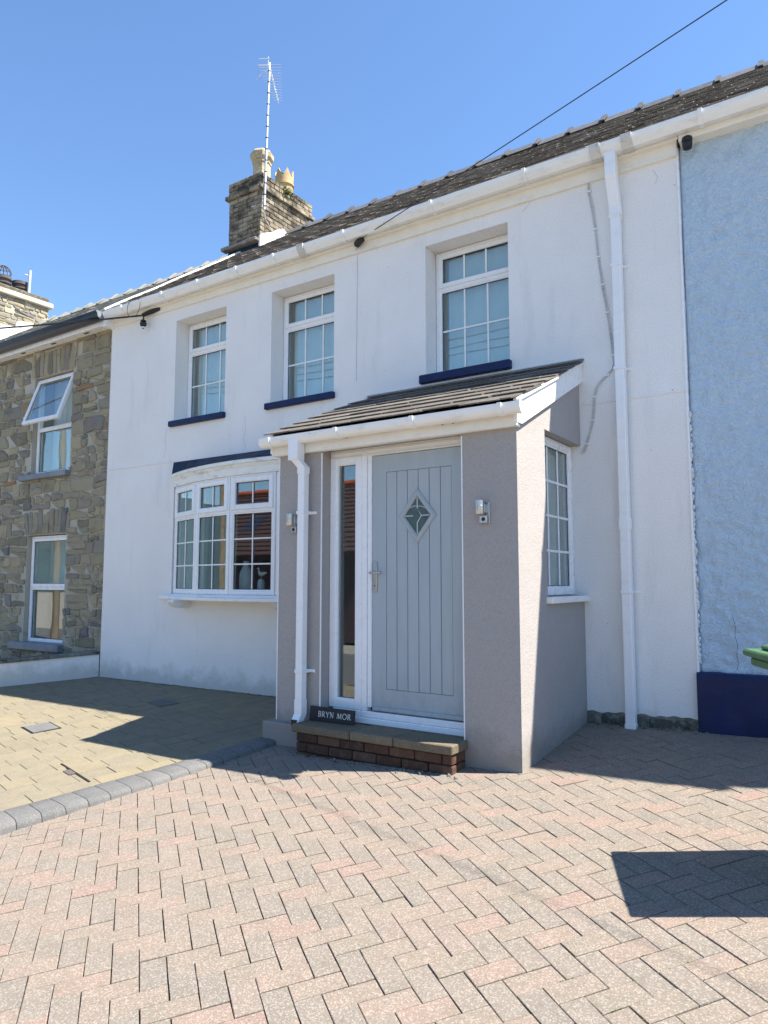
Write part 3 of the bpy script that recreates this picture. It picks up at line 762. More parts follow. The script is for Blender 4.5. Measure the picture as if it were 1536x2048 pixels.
# chimney on the party wall: bricks one by one on the two faces in view
chim = part('chimney', white)
CX0, CX1, CY0, CY1 = -8.72, -7.99, 2.36, 3.66
mb = MB(); mb.box(CX0+.012,CX1-.012,CY0+.012,CY1-.012,6.0,7.98); mb.build('core', M['chimmortar'], chim)
rnd = random.Random(3)
bl, bh, mj = .215, .068, .009
bmv = []
for L in (bl, bl*.48, bl*.75):
    bmv.append([MB().bbox(-L/2,L/2,-.05,.05,-bh/2,bh/2,rnd.uniform(.004,.009)).mesh('brick', M['chimbrick']) for _ in range(2)])
def course(z, y0, x1, xa, yb, off, proud):
    """bricks of one course along the front (x from xa to x1) and the right side (y0..yb)"""
    def run(n0, n1, place, o):
        p = n0; first = True
        while p < n1-.03:
            L = bl if not (first and o) else bl*.48
            L = min(L, n1-p)
            vi = 0 if L > bl*.9 else (2 if L > bl*.6 else 1); full = (bl,bl*.48,bl*.75)[vi]
            place(p+L/2, L/full, bmv[vi][rnd.randrange(2)]); p += L+mj; first = False
    def pf(c, s, me): put('brick', me, chim, mat=Matrix.Translation((c, y0+.05-proud+rnd.uniform(-.005,.003), z)) @ Matrix.Diagonal((s,1,1,1)))
    def ps(c, s, me): put('brick', me, chim, mat=Matrix.Translation((x1-.05+proud+rnd.uniform(-.003,.005), c, z)) @ Matrix.Rotation(R(90),4,'Z') @ Matrix.Diagonal((s,1,1,1)))
    run(xa-proud, x1+proud, pf, off); run(y0-proud+.11, yb+proud, ps, not off)
z = 6.885; k = 0
while z < 7.98:
    proud = 0
    if 7.70 < z < 7.79: proud = .05
    elif z > 7.79: proud = .008
    course(z, CY0, CX1, CX0, CY1, k%2, proud); z += bh+mj; k += 1
mb = MB(); mb.bbox(CX0-.075,CX1+.0,CY0-.11,CY0+.02,6.79,6.85,.01); mb.build('slate_ledge', M['roofslate'], chim)
mb = MB(); mb.bbox(CX0-.0,CX1+.002,CY0-.01,CY0+.1,6.2,6.79,.01); mb.build('lead_apron', M['navy_lead'], chim)
# white painted flashing on the lit side, following the pitch
mb = MB(); pz = lambda y: EA[1]+(RI[1]-EA[1])*(y-EA[0])/(RI[0]-EA[0])
pl = [(CY0-.012, pz(CY0)-.12),(CY0-.012,6.90),(CY0+.1,6.98),(CY0+.25,7.05),(CY0+.4,7.16),(CY0+.55,7.24),(CY0+.66,7.2),(CY0+.72,7.08)]
mb.extr(pl, 'x', CX1-.02, CX1+.012); mb.build('white_flashing', M['whitewash'], chim)
pm = MB(); pm.bbox(CX0+.02,CX1-.02,CY0+.02,CY1-.02,7.95,8.02,.03); pm.build('flaunching', M['chimmortar'], chim)
pot = MB(); pot.lathe([(.15,0),(.15,.42),(.165,.43),(.165,.46),(.15,.47),(.20,.52),(.205,.60),(.17,.65),(.13,.66),(.12,.64),(.12,.5)], (-8.36,2.76,8.0), 8, False)
pot.build('chimney_pot', M['pot_stone'], chim, label='tall octagonal buff chimney pot')
pot = MB(); prof = [(.145,0),(.155,.28),(.178,.29),(.178,.315),(.16,.325),(.165,.46)]
seg = 24; c = (-8.36,3.34,8.02); v = []; f = []
for j,(r_,z_) in enumerate(prof + [(.165,.56)]):
    for q in range(seg):
        an = 2*math.pi*q/seg; zz = z_ if j < len(prof) else (.58 if q%4==2 else (.50 if q%4 in (1,3) else .44))
        v.append((c[0]+r_*math.cos(an), c[1]+r_*math.sin(an), c[2]+zz))
for j,(r_,z_) in enumerate([(.14,.56),(.135,.1)]):
    for q in range(seg):
        an = 2*math.pi*q/seg; zz = (.58 if q%4==2 else (.50 if q%4 in (1,3) else .44)) if j == 0 else z_
        v.append((c[0]+r_*math.cos(an), c[1]+r_*math.sin(an), c[2]+zz))
nr = len(prof)+3
f = [(j*seg+q,j*seg+(q+1)%seg,(j+1)*seg+(q+1)%seg,(j+1)*seg+q) for j in range(nr-1) for q in range(seg)]
pot.add(v,f).build('chimney_pot', M['pot_yellow'], chim, smooth=True, label='yellow crown topped chimney pot')
# weed growing out of the oversailing course
mb = MB(); rnd = random.Random(9)
for _ in range(70):
    p = Vector((CX1+.05+rnd.gauss(0,.03), CY0+.62+rnd.gauss(0,.07), 7.86+abs(rnd.gauss(0,.06)))); d = Vector((rnd.uniform(-1,1),rnd.uniform(-1,1),rnd.uniform(-.3,1))).normalized()*.035; e = d.cross(Vector((rnd.random(),rnd.random(),.3))).normalized()*.014
    mb.add([p-d,p+e,p+d,p-e],[(0,1,2,3)])
weed = mb.build('weed', m_plain('weed_leaf', (.10,.13,.03), .7, .2, .4, 40), None, label='small green weed growing on the brick chimney', cat='weed')

# main downpipe
dp = part('downpipe', white); DX, DY = -1.60, -.06
square_pipe(dp, [(DX-.005,-.135,4.80),(DX-.005,-.135,4.60),(DX-.005,-.115,4.55),(DX,DY,4.36),(DX,DY,4.3)], .088, M['pipe'], 'offset_bend')
square_pipe(dp, [(DX,DY,4.335),(DX-.006,DY,.09)], .075, M['pipe'], 'pipe')
square_pipe(dp, [(DX-.006,DY,.16),(DX-.006,DY,.07)], .084, M['pipe'], 'shoe')
for z in (4.31,1.72): square_pipe(dp, [(DX-.003,DY,z-.045),(DX-.003,DY,z+.045)], .086, M['pipe'], 'socket')
for z in (3.86,2.99,1.18):
    mb = MB(); mb.bbox(DX-.046,DX+.04,DY-.045,DY+.06,z-.014,z+.014,.003); mb.bbox(DX+.04,DX+.085,-.012,.0,z-.014,z+.014,.003); mb.tube([(DX+.068,-.018,z),(DX+.068,-.01,z)], .005, 8); mb.build('pipe_clip', M['pipe'], dp)
mb = MB(); mb.bbox(DX-.13,DX+.13,-.24,-.01,.055,.082,.006); mb.build('gully_grate', M['pot_dark'], dp)

# mossy footing stones where the render stops short
ft = part('footing', white); rnd = random.Random(31); x = -1.97
mb = MB(); n_ = 60; mb.add([(-1.97+(XR+1.97)*i/n_, -.004-.005*noise.noise(Vector((i*.4,j*2,3))), gz(-1.97+(XR+1.97)*i/n_,0)-.06+(.15+.014*noise.noise(Vector((i*.18,7,1))) if j else 0)) for j in range(2) for i in range(n_+1)], [(i,i+1,n_+2+i,n_+1+i) for i in range(n_)]); mb.build('mortar_bed', M['rubble'], ft)
while x < XR-.05:
    L = min(rnd.uniform(.10,.26), XR-x); zb_ = gz(x,0)
    st = stone_mesh([(x,zb_-.06),(x+L,zb_-.06),(x+L+.01,zb_+.075+rnd.uniform(-.012,.012)),(x+.01,zb_+.075+rnd.uniform(-.012,.012))], rnd, .0025, .012, to3=lambda a,b,d: (a,-d-.002,b))
    if st: st.build('stone', M['rubble'], ft, smooth=True)
    x += L

# ---- bow window
bay = part('bow_window', white); bay['label'] = 'white bow window of narrow lights with a lead roof'
BC, BH, BD = -5.60, 1.47, .32
BR = (BH**2+BD**2)/(2*BD)
def arc(t, off=0):
    """t in -1..1 along the bow; off = outward offset"""
    am = math.asin(BH/BR); a = am*t
    return Vector((BC+(BR+off)*math.sin(a), .05+(BR-BD)-(BR+off)*math.cos(a), 0))
NL = 5; FZ0, FZ1 = 1.115, 2.422
BT_ = [-1,-.568,-.135,.297,.73,1.0]
for k in range(NL):
    p = arc(BT_[k]); q = arc(BT_[k+1]); d = q-p; L = d.length; ang = math.atan2(d.y,d.x)
    tf = Matrix.Translation((p.x,p.y,0)) @ Matrix.Rotation(ang,4,'Z')
    lw = .045
    mb = MB(); frame_ring(mb, 0.002, L-.002, FZ0, FZ1, lw, -.035, .035, .006); zt = FZ1-.39
    mb.bbox(lw-.002,L-lw+.002,-.033,.033,zt-.022,zt+.02,.005); mb.tf(tf); mb.build('frame', M['upvc'], bay)
    mb = MB(); frame_ring(mb, lw-.018, L-lw+.018, zt+.004, FZ1-lw+.022, .062, -.05, -.0, .008); mb.tf(tf); mb.build('sash', M['upvc'], bay)
    s_ = lw-.018+.062
    pane_with_bars(bay, s_, L-s_, zt+.066, FZ1-lw-.04, -.02, 2, 1, tf, .016)
    mb = MB(); frame_ring(mb, lw-.004, L-lw+.004, FZ0+lw-.004, zt-.018, .02, -.028, 0, .004); mb.tf(tf); mb.build('bead', M['upvc'], bay)
    pane_with_bars(bay, lw+.016, L-lw-.016, FZ0+lw+.016, zt-.038, -.012, 2, 3, tf, .016)
def bow_strip(prof, n_=24, t0=-1.0, t1=1.0):
    """sweep a (offset, z) closed profile along the bow"""
    mb = MB(); v = []
    for i in range(n_+1):
        for o,z in prof:
            p = arc(t0+(t1-t0)*i/n_, o); v.append((p.x,p.y,z))
    m_ = len(prof)
    f = [(i*m_+k,i*m_+(k+1)%m_,(i+1)*m_+(k+1)%m_,(i+1)*m_+k) for i in range(n_) for k in range(m_)] + [tuple(range(m_)), tuple(n_*m_+k for k in range(m_))]
    return mb.add(v,f)
bow_strip([(-.10,2.42),(.05,2.42),(.055,2.495),(.07,2.51),(.075,2.53),(.095,2.54),(.095,2.575),(.07,2.585),(-.1,2.585)]).build('cornice', M['cornice'], bay, smooth=True)
v = []; n_ = 24
for i in range(n_+1):
    p = arc(-1+2*i/n_, .085); v += [(p.x,p.y,2.582),(p.x, -.004, 2.733)]
    if p.y > -.01: v[-2] = (p.x,-.006,2.60)
MB().add(v, [(2*i,2*i+2,2*i+3,2*i+1) for i in range(n_)]).build('lead_roof', M['navy_lead'], bay, smooth=True)
bow_strip([(-.25,1.055),(.085,1.045),(.095,1.052),(.095,1.082),(.08,1.09),(.06,1.115),(-.25,1.118)], t0=-1.0, t1=1.0).build('sill', M['gutter'], bay)
mb = MB(); mb.bbox(-7.225,-7.04,-.075,.05,1.045,1.10,.008); mb.build('sill_end', M['gutter'], bay)
for xc in (-6.78,-5.15):
    prof = [(0,1.05),(-.26,1.05),(-.27,1.03),(-.25,.995),(-.19,.965),(-.10,.95),(-.04,.955),(0,.97)]
    MB().extr(prof, 'x', xc-.055, xc+.055).build('corbel', M['gutter'], bay, smooth=True)
# inside the bow
def drape(xa, xb, ya, yb, z0, z1, m, name, label, waves=9, amp=.035, pinch=0):
    mb = MB(); n_ = 40; rows = 8; v = []
    for j in range(rows+1):
        z = z0+(z1-z0)*j/rows
        for i in range(n_+1):
            t = i/n_; ph = amp*math.sin(t*waves*2*math.pi)+amp*.4*math.sin(t*waves*4.7+j*.4)
            dx,dy = xb-xa,yb-ya; l = math.hypot(dx,dy); w_ = 1-pinch*math.sin(math.pi*j/rows)
            v.append((xa+dx*t*w_-dy/l*ph, ya+dy*t*w_+dx/l*ph, z))
    f = [(j*(n_+1)+i,j*(n_+1)+i+1,(j+1)*(n_+1)+i+1,(j+1)*(n_+1)+i) for j in range(rows) for i in range(n_)]
    return mb.add(v,f).build(name, m, None, True, label=label, cat='curtain')
drape(-7.0,-6.62,.32,.10,1.16,2.42,M['curtain'],'curtain','white curtain hanging behind the left light of the bow window',6)
drape(-6.30,-6.10,.14,.10,1.16,2.42,M['linen'],'curtain','cream curtain hanging in the middle of the bow window',4)
va = MB().lathe([(.04,0),(.07,.008),(.076,.04),(.078,.18),(.072,.24),(.05,.29),(.034,.32),(.032,.355),(.037,.37)], (-5.77,-.06,1.118), 20)
va.build('vase', M['ceramic'], None, True, label='white bottle shaped vase on the sill inside the bow window', cat='vase')
BX = -5.54
bird = thing('bird_ornament', (BX,-.06,1.118), 'white wading bird ornament on a post inside the bow window', 'ornament')
MB().lathe([(.042,0),(.042,.12),(.036,.15),(.026,.168)], (BX,-.06,1.118), 14).build('post', M['ceramic'], bird, True)
mb = MB(); mb.tube([(BX,-.06,1.28),(BX,-.06,1.325)], .0045, 6); mb.build('leg', M['ceramic'], bird)
mb = MB(); mb.tube([(BX+.085,-.06,1.358),(BX+.06,-.06,1.356),(BX+.02,-.06,1.345),(BX-.015,-.06,1.347),(BX-.035,-.06,1.366),(BX-.042,-.06,1.396),(BX-.036,-.06,1.409),(BX-.044,-.06,1.412),(BX-.08,-.06,1.402)], [.003,.012,.024,.026,.013,.008,.013,.009,.002], 10); mb.build('body', M['ceramic'], bird, True)

# ------------------------------------------------------------------ blue house on the right
blueh = thing('blue_house', (.4,.03,.2), 'pale blue roughcast house with a navy plinth', 'house')
mb = MB(); rnd = random.Random(4); nxg, nzg = 230, 330; bx0,bx1,bz0,bz1 = XR+.004, 2.2, .1, 4.80
v = []
for j in range(nzg+1):
    for i in range(nxg+1):
        x = bx0+(bx1-bx0)*i/nxg; z = bz0+(bz1-bz0)*j/nzg
        q = Vector((x*13,3.1,z*13)); d = .010*noise.noise(q)+.013*noise.noise(q*2.1)+.02*noise.noise(Vector((x*1.7,9,z*1.7)))
        v.append((x, .022-d if i else .05, z))
f = [(j*(nxg+1)+i,j*(nxg+1)+i+1,(j+1)*(nxg+1)+i+1,(j+1)*(nxg+1)+i) for j in range(nzg) for i in range(nxg)]
me = bpy.data.meshes.new('wall'); me.from_pydata(v,[],f); me.materials.append(M['blue'])
for p in me.polygons: p.use_smooth = True
put('wall', me, blueh)
mb = MB(); mb.box(XR+.01,2.2,.08,.3,-.3,4.85); mb.box(2.2,2.45,.0,6.2,-.3,4.85); mb.box(XR,2.45,5.9,6.2,-.3,4.85); mb.build('rear_wall', M['inner'], blueh)
v = []; n_ = 40
for j,(yy,zz) in enumerate([(-.035,.05),(-.04,.3),(-.037,.56),(-.022,.585),(.06,.592)]):
    for i in range(n_+1):
        x = XR-.012+(2.2-XR)*i/n_
        v.append((x, yy+.006*noise.noise(Vector((x*4,j*3.3,1))), zz+(.008*noise.noise(Vector((x*6,5,j))) if j else 0)))
v2 = []
for j in range(5): v2.append((XR-.012,.04,v[j*(n_+1)][2]))
f = [(j*(n_+1)+i,j*(n_+1)+i+1,(j+1)*(n_+1)+i+1,(j+1)*(n_+1)+i) for j in range(4) for i in range(n_)]
o = len(v); f += [(o+j,j*(n_+1),(j+1)*(n_+1),o+j+1) for j in range(4)]
MB().add(v+v2,f).build('plinth', M['navy'], blueh)
mb = MB(); mb.bbox(XR+.025,2.3,-.085,.03,4.745,4.93,.005); mb.build('fascia', M['fascia'], blueh)
MB().tube([(-.86,-.004,1.0),(-.845,-.006,.93),(-.85,-.006,.86),(-.835,-.004,.80),(-.845,-.006,.72),(-.835,-.006,.66),(-.85,-.004,.61)], .0014, 5).build('crack', M['black'], blueh)
# frayed render edge along the joint
mb = MB(); rnd = random.Random(8); z = .66
while z < 2.6:
    r_ = rnd.uniform(.006,.016); mb.lathe([(r_*.2,-r_*1.8),(r_,0),(r_*.2,r_*1.8)], (XR+.012+rnd.uniform(-.004,.006),-.002,z), 6); z += rnd.uniform(.015,.06)
mb.build('frayed_render_edge', M['whitewash'], blueh, kind='stuff')
bi = thing('wire_insulator', (-1.03,-.05,4.74), 'black cable insulator under the eaves at the blue wall', 'insulator')
MB().lathe([(.015,-.06),(.035,-.055),(.04,-.02),(.028,-.01),(.04,.0),(.04,.03),(.02,.045)], (-1.02,-.08,4.725), 12).build('insulator', M['black'], bi, True)
MB().bbox(-1.10,-1.0,-.075,.03,4.752,4.775,.004).build('bracket', M['black'], bi)

# ------------------------------------------------------------------ stone house on the left
stoneh = thing('stone_house', (-11.5,.03,0), 'rubble stone house with white windows and a dark gutter', 'house')
SX0, SX1 = -16.2, XL
SW = [(-10.36,-9.37,2.82,4.32),(-10.36,-9.37,.37,1.94)]
LIN = [(-10.44,-9.33,4.32,4.715),(-10.44,-9.33,1.94,2.31)]
build_flat(holed_wall(SX0, SX1-.002, -.4, 4.85, .035, .4, SW), 'wall_bed', M['mortar'], stoneh)
swall = part('wall', stoneh)
rnd = random.Random(17)
cells = rubble_cells(-11.75, XL-.002, .02, 4.74, SW+LIN, rnd, .265, .142)
made = []
def size(m_):
    q = [pix(p) for p in m_.v]; c = [p for p in q if p and -10 < p[0] < 1546]
    return (max(p[0] for p in c)-min(p[0] for p in c))*(max(p[1] for p in c)-min(p[1] for p in c)) if c else 0
for pl in cells:
    st = stone_mesh(pl, rnd, .0085, .022, to3=lambda a,b,d: (a,.035-d,b))
    if st: made.append((size(st), st))
for x0,x1,z0,z1 in LIN:          # flat arches of stones on edge
    x = x0+.02
    while x < x1-.03:
        L = min(rnd.uniform(.07,.125), x1-x); lean = (x+L/2-(x0+x1)/2)*.10; t_ = rnd.uniform(-.04,.02)
        st = stone_mesh([(x,z0),(x+L,z0),(x+L+lean*1.1,z1+t_),(x+lean,z1+t_)], rnd, .005, .018, to3=lambda a,b,d: (a,.035-d,b))
        if st: made.append((size(st), st))
        x += L
made.sort(key=lambda t: -t[0])          # the 300 that show largest are parts, the small rest is one piece
for _, st in made[:300]: st.build('stone', M['stone'], swall)
mb = MB()
for _, st in made[300:]: mb.add(st.v, st.f)
mb.build('stones', M['stone'], swall, kind='stuff')
mb = MB(); mb.box(SX0,SX1-.002,5.9,6.2,-.4,4.8); mb.box(SX0,SX0+.3,.4,5.9,-.4,4.8); mb.build('rear_wall', M['inner'], stoneh)
mb = MB(); mb.box(SX0+.3,SX1-.3,.4,5.9,2.5,2.72); mb.build('upper_floor', M['inner'], stoneh)
# upper window, top sash tilted open
wu = part('window', stoneh); wu['label'] = 'upper white window with its top sash tilted open'
x0,x1,z0,z1 = SW[0]; x0 += .01; yf = .10; zt = 3.53
mb = MB(); frame_ring(mb, x0, x1-.01, z0+.02, z1-.01, .05, yf, yf+.07); mb.bbox(x0+.05,x1-.06,yf+.002,yf+.068,zt-.03,zt+.03); mb.build('frame', M['upvc'], wu)
pane_with_bars(wu, x0+.055, x1-.065, z0+.075, zt-.035, yf+.03, 1, 1, None)
hinge = Matrix.Translation((0,yf-.005,z1-.05)) @ Matrix.Rotation(R(-19),4,'X') @ Matrix.Translation((0,-(yf-.005),-(z1-.05)))
mb = MB(); frame_ring(mb, x0+.025, x1-.035, zt-.0, z1-.035, .055, yf-.03, yf+.02); mb.tf(hinge); mb.build('sash', M['upvc'], wu)
pane_with_bars(wu, x0+.08, x1-.09, zt+.055, z1-.09, yf-.005, 1, 1, hinge)
mb = MB(); mb.bbox(x0-.20,x1+.02,-.05,.2,z0-.06,z0+.02,.008); mb.build('sill', M['lead'], wu)
mb = MB(); n_ = 40; mb.add([(x0+.0+(x1-x0)*i/n_, .36+.03*math.sin(i*.95)+.01*math.sin(i*2.3), z) for z in (z0,z1) for i in range(n_+1)], [(i,i+1,n_+2+i,n_+1+i) for i in range(n_)]); mb.build('curtain', M['blind'], wu, True)
wl = part('window', stoneh); wl['label'] = 'lower white window behind the garden wall'
x0,x1,z0,z1 = SW[1]; x0 += .01; zt = 1.17
mb = MB(); frame_ring(mb, x0, x1-.01, z0+.02, z1-.01, .05, yf, yf+.07); mb.bbox(x0+.05,x1-.06,yf+.002,yf+.068,zt-.03,zt+.03); mb.build('frame', M['upvc'], wl)
mb = MB(); frame_ring(mb, x0+.03, x1-.04, zt+.012, z1-.04, .05, yf-.014, yf+.03); mb.build('sash', M['upvc'], wl)
pane_with_bars(wl, x0+.08, x1-.09, zt+.062, z1-.09, yf+.01, 1, 1, None)
pane_with_bars(wl, x0+.055, x1-.065, z0+.075, zt-.035, yf+.03, 1, 1, None)
mb = MB(); mb.bbox(x0-.24,x1+.05,-.07,.2,z0-.085,z0+.02,.01); mb.build('sill', M['lead'], wl)
mb = MB(); mb.box(x0,x1,.40,.41,1.18,z1); mb.build('blind', M['curtain'], wl)
# eaves
mb = MB(); mb.bbox(SX0,-8.47,-.125,.03,4.735,4.765,.004); mb.build('soffit', M['upvc'], stoneh)
mb = MB(); mb.bbox(SX0,-8.47,-.145,-.127,4.72,4.90,.004); mb.build('fascia', M['upvc'], stoneh)
mb = MB(); mb.bbox(-8.468,-8.375,-.15,.02,4.70,4.915,.006); mb.build('eave_box_end', M['upvc'], stoneh)
for x in (-8.95,-9.75,-10.55,-11.3):
    mb = MB(); mb.bbox(x-.05,x+.05,-.075,-.045,4.728,4.7345,.002); mb.build('soffit_vent', M['black'], stoneh)
gp = [(0,0),(0,-.10),(-.015,-.125),(-.05,-.13),(-.065,-.10),(-.095,-.075),(-.105,-.03),(-.12,-.02),(-.12,0)]
ip = [(-.112,0),(-.112,-.015),(-.096,-.025),(-.088,-.07),(-.06,-.092),(-.048,-.12),(-.018,-.115),(-.008,-.095),(-.008,0)]
P = [(-.147+a,4.895+b) for a,b in gp+ip]
MB().extr(P,'x',SX0,-8.44).build('gutter', M['dark_gutter'], stoneh)
MB().extr([(-.147+a,4.895+b) for a,b in gp],'x',-8.44,-8.433).build('gutter_stop_end', M['lead'], stoneh)
sroof = part('roof', stoneh); SE, SR = (-.17,4.90), (3.0,7.08)
mb = MB(); mb.add([(SX0,SE[0],SE[1]-.02),(SX1,SE[0],SE[1]-.02),(SX1,SR[0],SR[1]-.02),(SX0,SR[0],SR[1]-.02),(SX0,6.3,4.87),(SX1,6.3,4.87)], [(0,1,2,3),(3,2,5,4)]); mb.build('roof_deck', M['lead'], sroof)
rnd = random.Random(12); mb = MB()
for v in slate_rows(SX0, SX1, SE, SR, .30, .19, .008, rnd, lift=.012): mb.add(v, SLF)
mb.build('slates', M['paleslate'], sroof, kind='stuff')
x = SX0; rt2 = ridge_tile(0,.45,M['paleslate'],7.08).mesh('ridge_tile', M['paleslate'])
while x < -8.9: put('ridge_tile', rt2, sroof, mat=Matrix.Translation((x,0,random.uniform(-.008,.008)))); x += .45
# far rubble chimney with two dark pots
ch2 = part('chimney', stoneh); AX0, AX1, AY0, AY1 = -16.6,-15.5,1.75,3.22
mb = MB(); mb.box(AX0,AX1-.01,AY0,AY1,5.5,7.62); mb.build('core', M['mortar'], ch2)
rnd = random.Random(23)
for pl in rubble_cells(AY0,AY1,6.5,7.58,[],rnd,.30,.10):
    st = stone_mesh(pl, rnd, .008, .03, to3=lambda a,b,d: (AX1-.012+d,a,b))
    if st: st.build('stone', M['stone'], ch2, True)
for pl in rubble_cells(AX0,AX1,6.3,7.58,[],rnd,.30,.10):
    st = stone_mesh(pl, rnd, .008, .03, to3=lambda a,b,d: (a,AY0-d,b))
    if st: st.build('stone', M['stone'], ch2, True)
mb = MB(); mb.bbox(AX0-.07,AX1+.08,AY0-.08,AY1+.08,7.56,7.68,.015); mb.build('coping', M['mortar'], ch2)
mb = MB(); mb.bbox(AX0,AX1+.01,AY0,AY1+.01,7.68,7.80,.03); mb.build('flaunching', M['chimmortar'], ch2)
mb = MB(); mb.extr([(2.1,6.45),(2.1,6.85),(2.45,6.9),(2.5,7.05),(2.85,7.1),(2.9,6.75)],'x',AX1,AX1+.028); mb.build('white_flashing', M['whitewash'], ch2)
for cy in (2.32,2.72):
    mb = MB(); mb.lathe([(.15,0),(.15,.05),(.18,.06),(.18,.09),(.15,.10),(.15,.15),(.18,.16),(.18,.19),(.15,.2),(.155,.25),(.185,.26),(.18,.33),(.13,.34),(.12,.2)], (-15.85,cy,7.76), 20, False); mb.build('chimney_pot', M['pot_dark'], ch2, True)
wires = MB(); c = Vector((-15.85,2.32,8.1))
for k in range(6):
    a = math.pi*k/6; wires.tube([c+Vector((.17*math.cos(t)*math.cos(a),.17*math.cos(t)*math.sin(a),.05+.2*math.sin(t))) for t in [math.pi*j/12 for j in range(13)]], .007, 5)
for t in (.2,.7,1.1): wires.tube([c+Vector((.17*math.cos(t)*math.cos(a),.17*math.cos(t)*math.sin(a),.05+.2*math.sin(t))) for a in [2*math.pi*j/16 for j in range(17)]], .006, 5)
wires.build('wire_cowl', M['pot_dark'], ch2)
mb = MB(); mb.tube([(-15.6,2.78,7.5),(-15.6,2.8,8.35)], .035, 8); mb.tube([(-15.6,2.8,8.22),(-15.66,2.72,8.24)], .02, 6); mb.build('aerial_stub', M['galv'], ch2)

# garden wall running out from the corner between the two houses
gw = thing('garden_wall', (-8.9,-.5,0), 'low white rendered garden wall with a dark coping', 'wall')
A = Vector((-8.47,.0,0)); B = Vector((-9.9,-2.2,0)); d = (B-A).normalized(); nn_ = Vector((-d.y,d.x,0))
if nn_.x < 0: nn_ = -nn_
v = []; f = []
ngw = 22
for i in range(ngw+1):
    p = A + (B-A)*i/ngw; zb_ = bz(p.x,p.y)-.1; zt_ = .31+.075*p.y
    w1 = .008*noise.noise(Vector((i*.7,2,0)))
    for off,z in ((.0+w1,zb_),(.0+w1*.5,zt_),(-.16,zt_),(-.16,zb_)): q = p + nn_*off; v.append((q.x,q.y,z))
f = [(i*4+k,i*4+(k+1)%4,(i+1)*4+(k+1)%4,(i+1)*4+k) for i in range(ngw) for k in range(4)] + [(0,1,2,3),(ngw*4,ngw*4+1,ngw*4+2,ngw*4+3)]
MB().add(v,f).build('wall', M['white'], gw)
L = (B-A).length; s = 0; rnd = random.Random(2)
while s < L:
    l = min(rnd.uniform(.42,.6), L-s); p0 = A+d*(s+.003); p1 = A+d*(s+l-.003); v = []
    for p in (p0,p1):
        zt_ = .31+.075*p.y+rnd.uniform(0,.006)
        for off,z in ((.022,zt_),(.024,zt_+.032),(.012,zt_+.04),(-.18,zt_+.042),(-.182,zt_)): q = p+nn_*(off+rnd.uniform(-.003,.003)); v.append((q.x,q.y,z))
    MB().add(v,[(k,(k+1)%5,5+(k+1)%5,5+k) for k in range(5)]+[(0,1,2,3,4),(5,6,7,8,9)]).build('coping', M['rubble'], gw); s += l

# ------------------------------------------------------------------ porch
porch = thing('porch', (-3.05,-.7,.02), 'grey rendered porch with slate lean-to roof and grey panelled door', 'porch')
PX0, PX1, PY = -4.135, -1.969, -1.335; ET = 2.36
def pz_(y): return 2.515 + .452*(y+1.335)        # underside of the slates
# right side wall with its window opening; sloping top
SWN = (-.815, -.003, 1.150, 2.398)                # y0,y1,z0,z1 of the side window
mb = MB(); xi = PX1-.19
def side_quads(x, flip):
    Ys = [PY, SWN[0], SWN[1], -.001]; 
    qs = [[(x,Ys[0],-.2),(x,Ys[1],-.2),(x,Ys[1],pz_(Ys[1])-.01),(x,Ys[0],pz_(Ys[0])-.01)],
          [(x,Ys[1],-.2),(x,Ys[2],-.2),(x,Ys[2],SWN[2]),(x,Ys[1],SWN[2])],
          [(x,Ys[1],SWN[3]),(x,Ys[2],SWN[3]),(x,Ys[2],pz_(Ys[2])-.01),(x,Ys[1],pz_(Ys[1])-.01)],
          ]
    for q in qs: mb.quad(*(q[::-1] if flip else q))
side_quads(PX1, False); side_quads(xi, True)
y0,y1,z0,z1 = SWN
mb.quad((xi,y0,z0),(PX1,y0,z0),(PX1,y0,z1),(xi,y0,z1))
mb.quad((xi,y0,z1),(PX1,y0,z1),(PX1,y1,z1),(xi,y1,z1)); mb.quad((PX1,y0,z0),(xi,y0,z0),(xi,y1,z0),(PX1,y1,z0))
mb.quad((xi,PY,-.2),(PX1,PY,-.2),(PX1,PY,pz_(PY)-.01),(xi,PY,pz_(PY)-.01))
# front right pier in the same skin
PRX = -2.392
mb.quad((PRX,PY,-.2),(xi,PY,-.2),(xi,PY,pz_(PY)-.01),(PRX,PY,pz_(PY)-.01)); mb.quad((PRX,PY+.19,-.2),(PRX,PY,-.2),(PRX,PY,pz_(PY)-.01),(PRX,PY+.19,pz_(PY)-.01)); mb.quad((xi,PY+.19,-.2),(PRX,PY+.19,-.2),(PRX,PY+.19,pz_(PY)-.01),(xi,PY+.19,pz_(PY)-.01))
build_flat(mb, 'side_wall', M['grey'], porch)
PLX = -3.677
mb = MB(); mb.box(PX0,PLX,PY,PY+.19,-.2,pz_(PY)-.01)
mb.add([(PX0,PY+.19,-.2),(PX0+.19,PY+.19,-.2),(PX0+.19,-.002,-.2),(PX0,-.002,-.2),(PX0,PY+.19,pz_(PY+.19)-.01),(PX0+.19,PY+.19,pz_(PY+.19)-.01),(PX0+.19,-.002,pz_(0)-.01),(PX0,-.002,pz_(0)-.01)],[(0,3,2,1),(4,5,6,7),(0,1,5,4),(1,2,6,5),(2,3,7,6),(3,0,4,7)])
mb.build('pier_wall', M['grey'], porch)
for nm,x,y in (('bead',PLX,PY),('bead',PRX,PY),('bead',PX0,PY)):
    mb = MB(); mb.bbox(x-.005,x+.004,y-.004,y+.006,.16 if x>-4 else .13,2.31,.001); mb.build('corner_bead', M['upvc'], porch)
mb = MB(); mb.bbox(-4.235,-3.79,-1.40,-.9,-.12,.118,.006); mb.build('plinth_block', M['grey'], porch)
mb = MB(); mb.box(PX0+.19,xi,PY+.19,-.002,-.2,.19); mb.build('floor', M['inner'], porch)
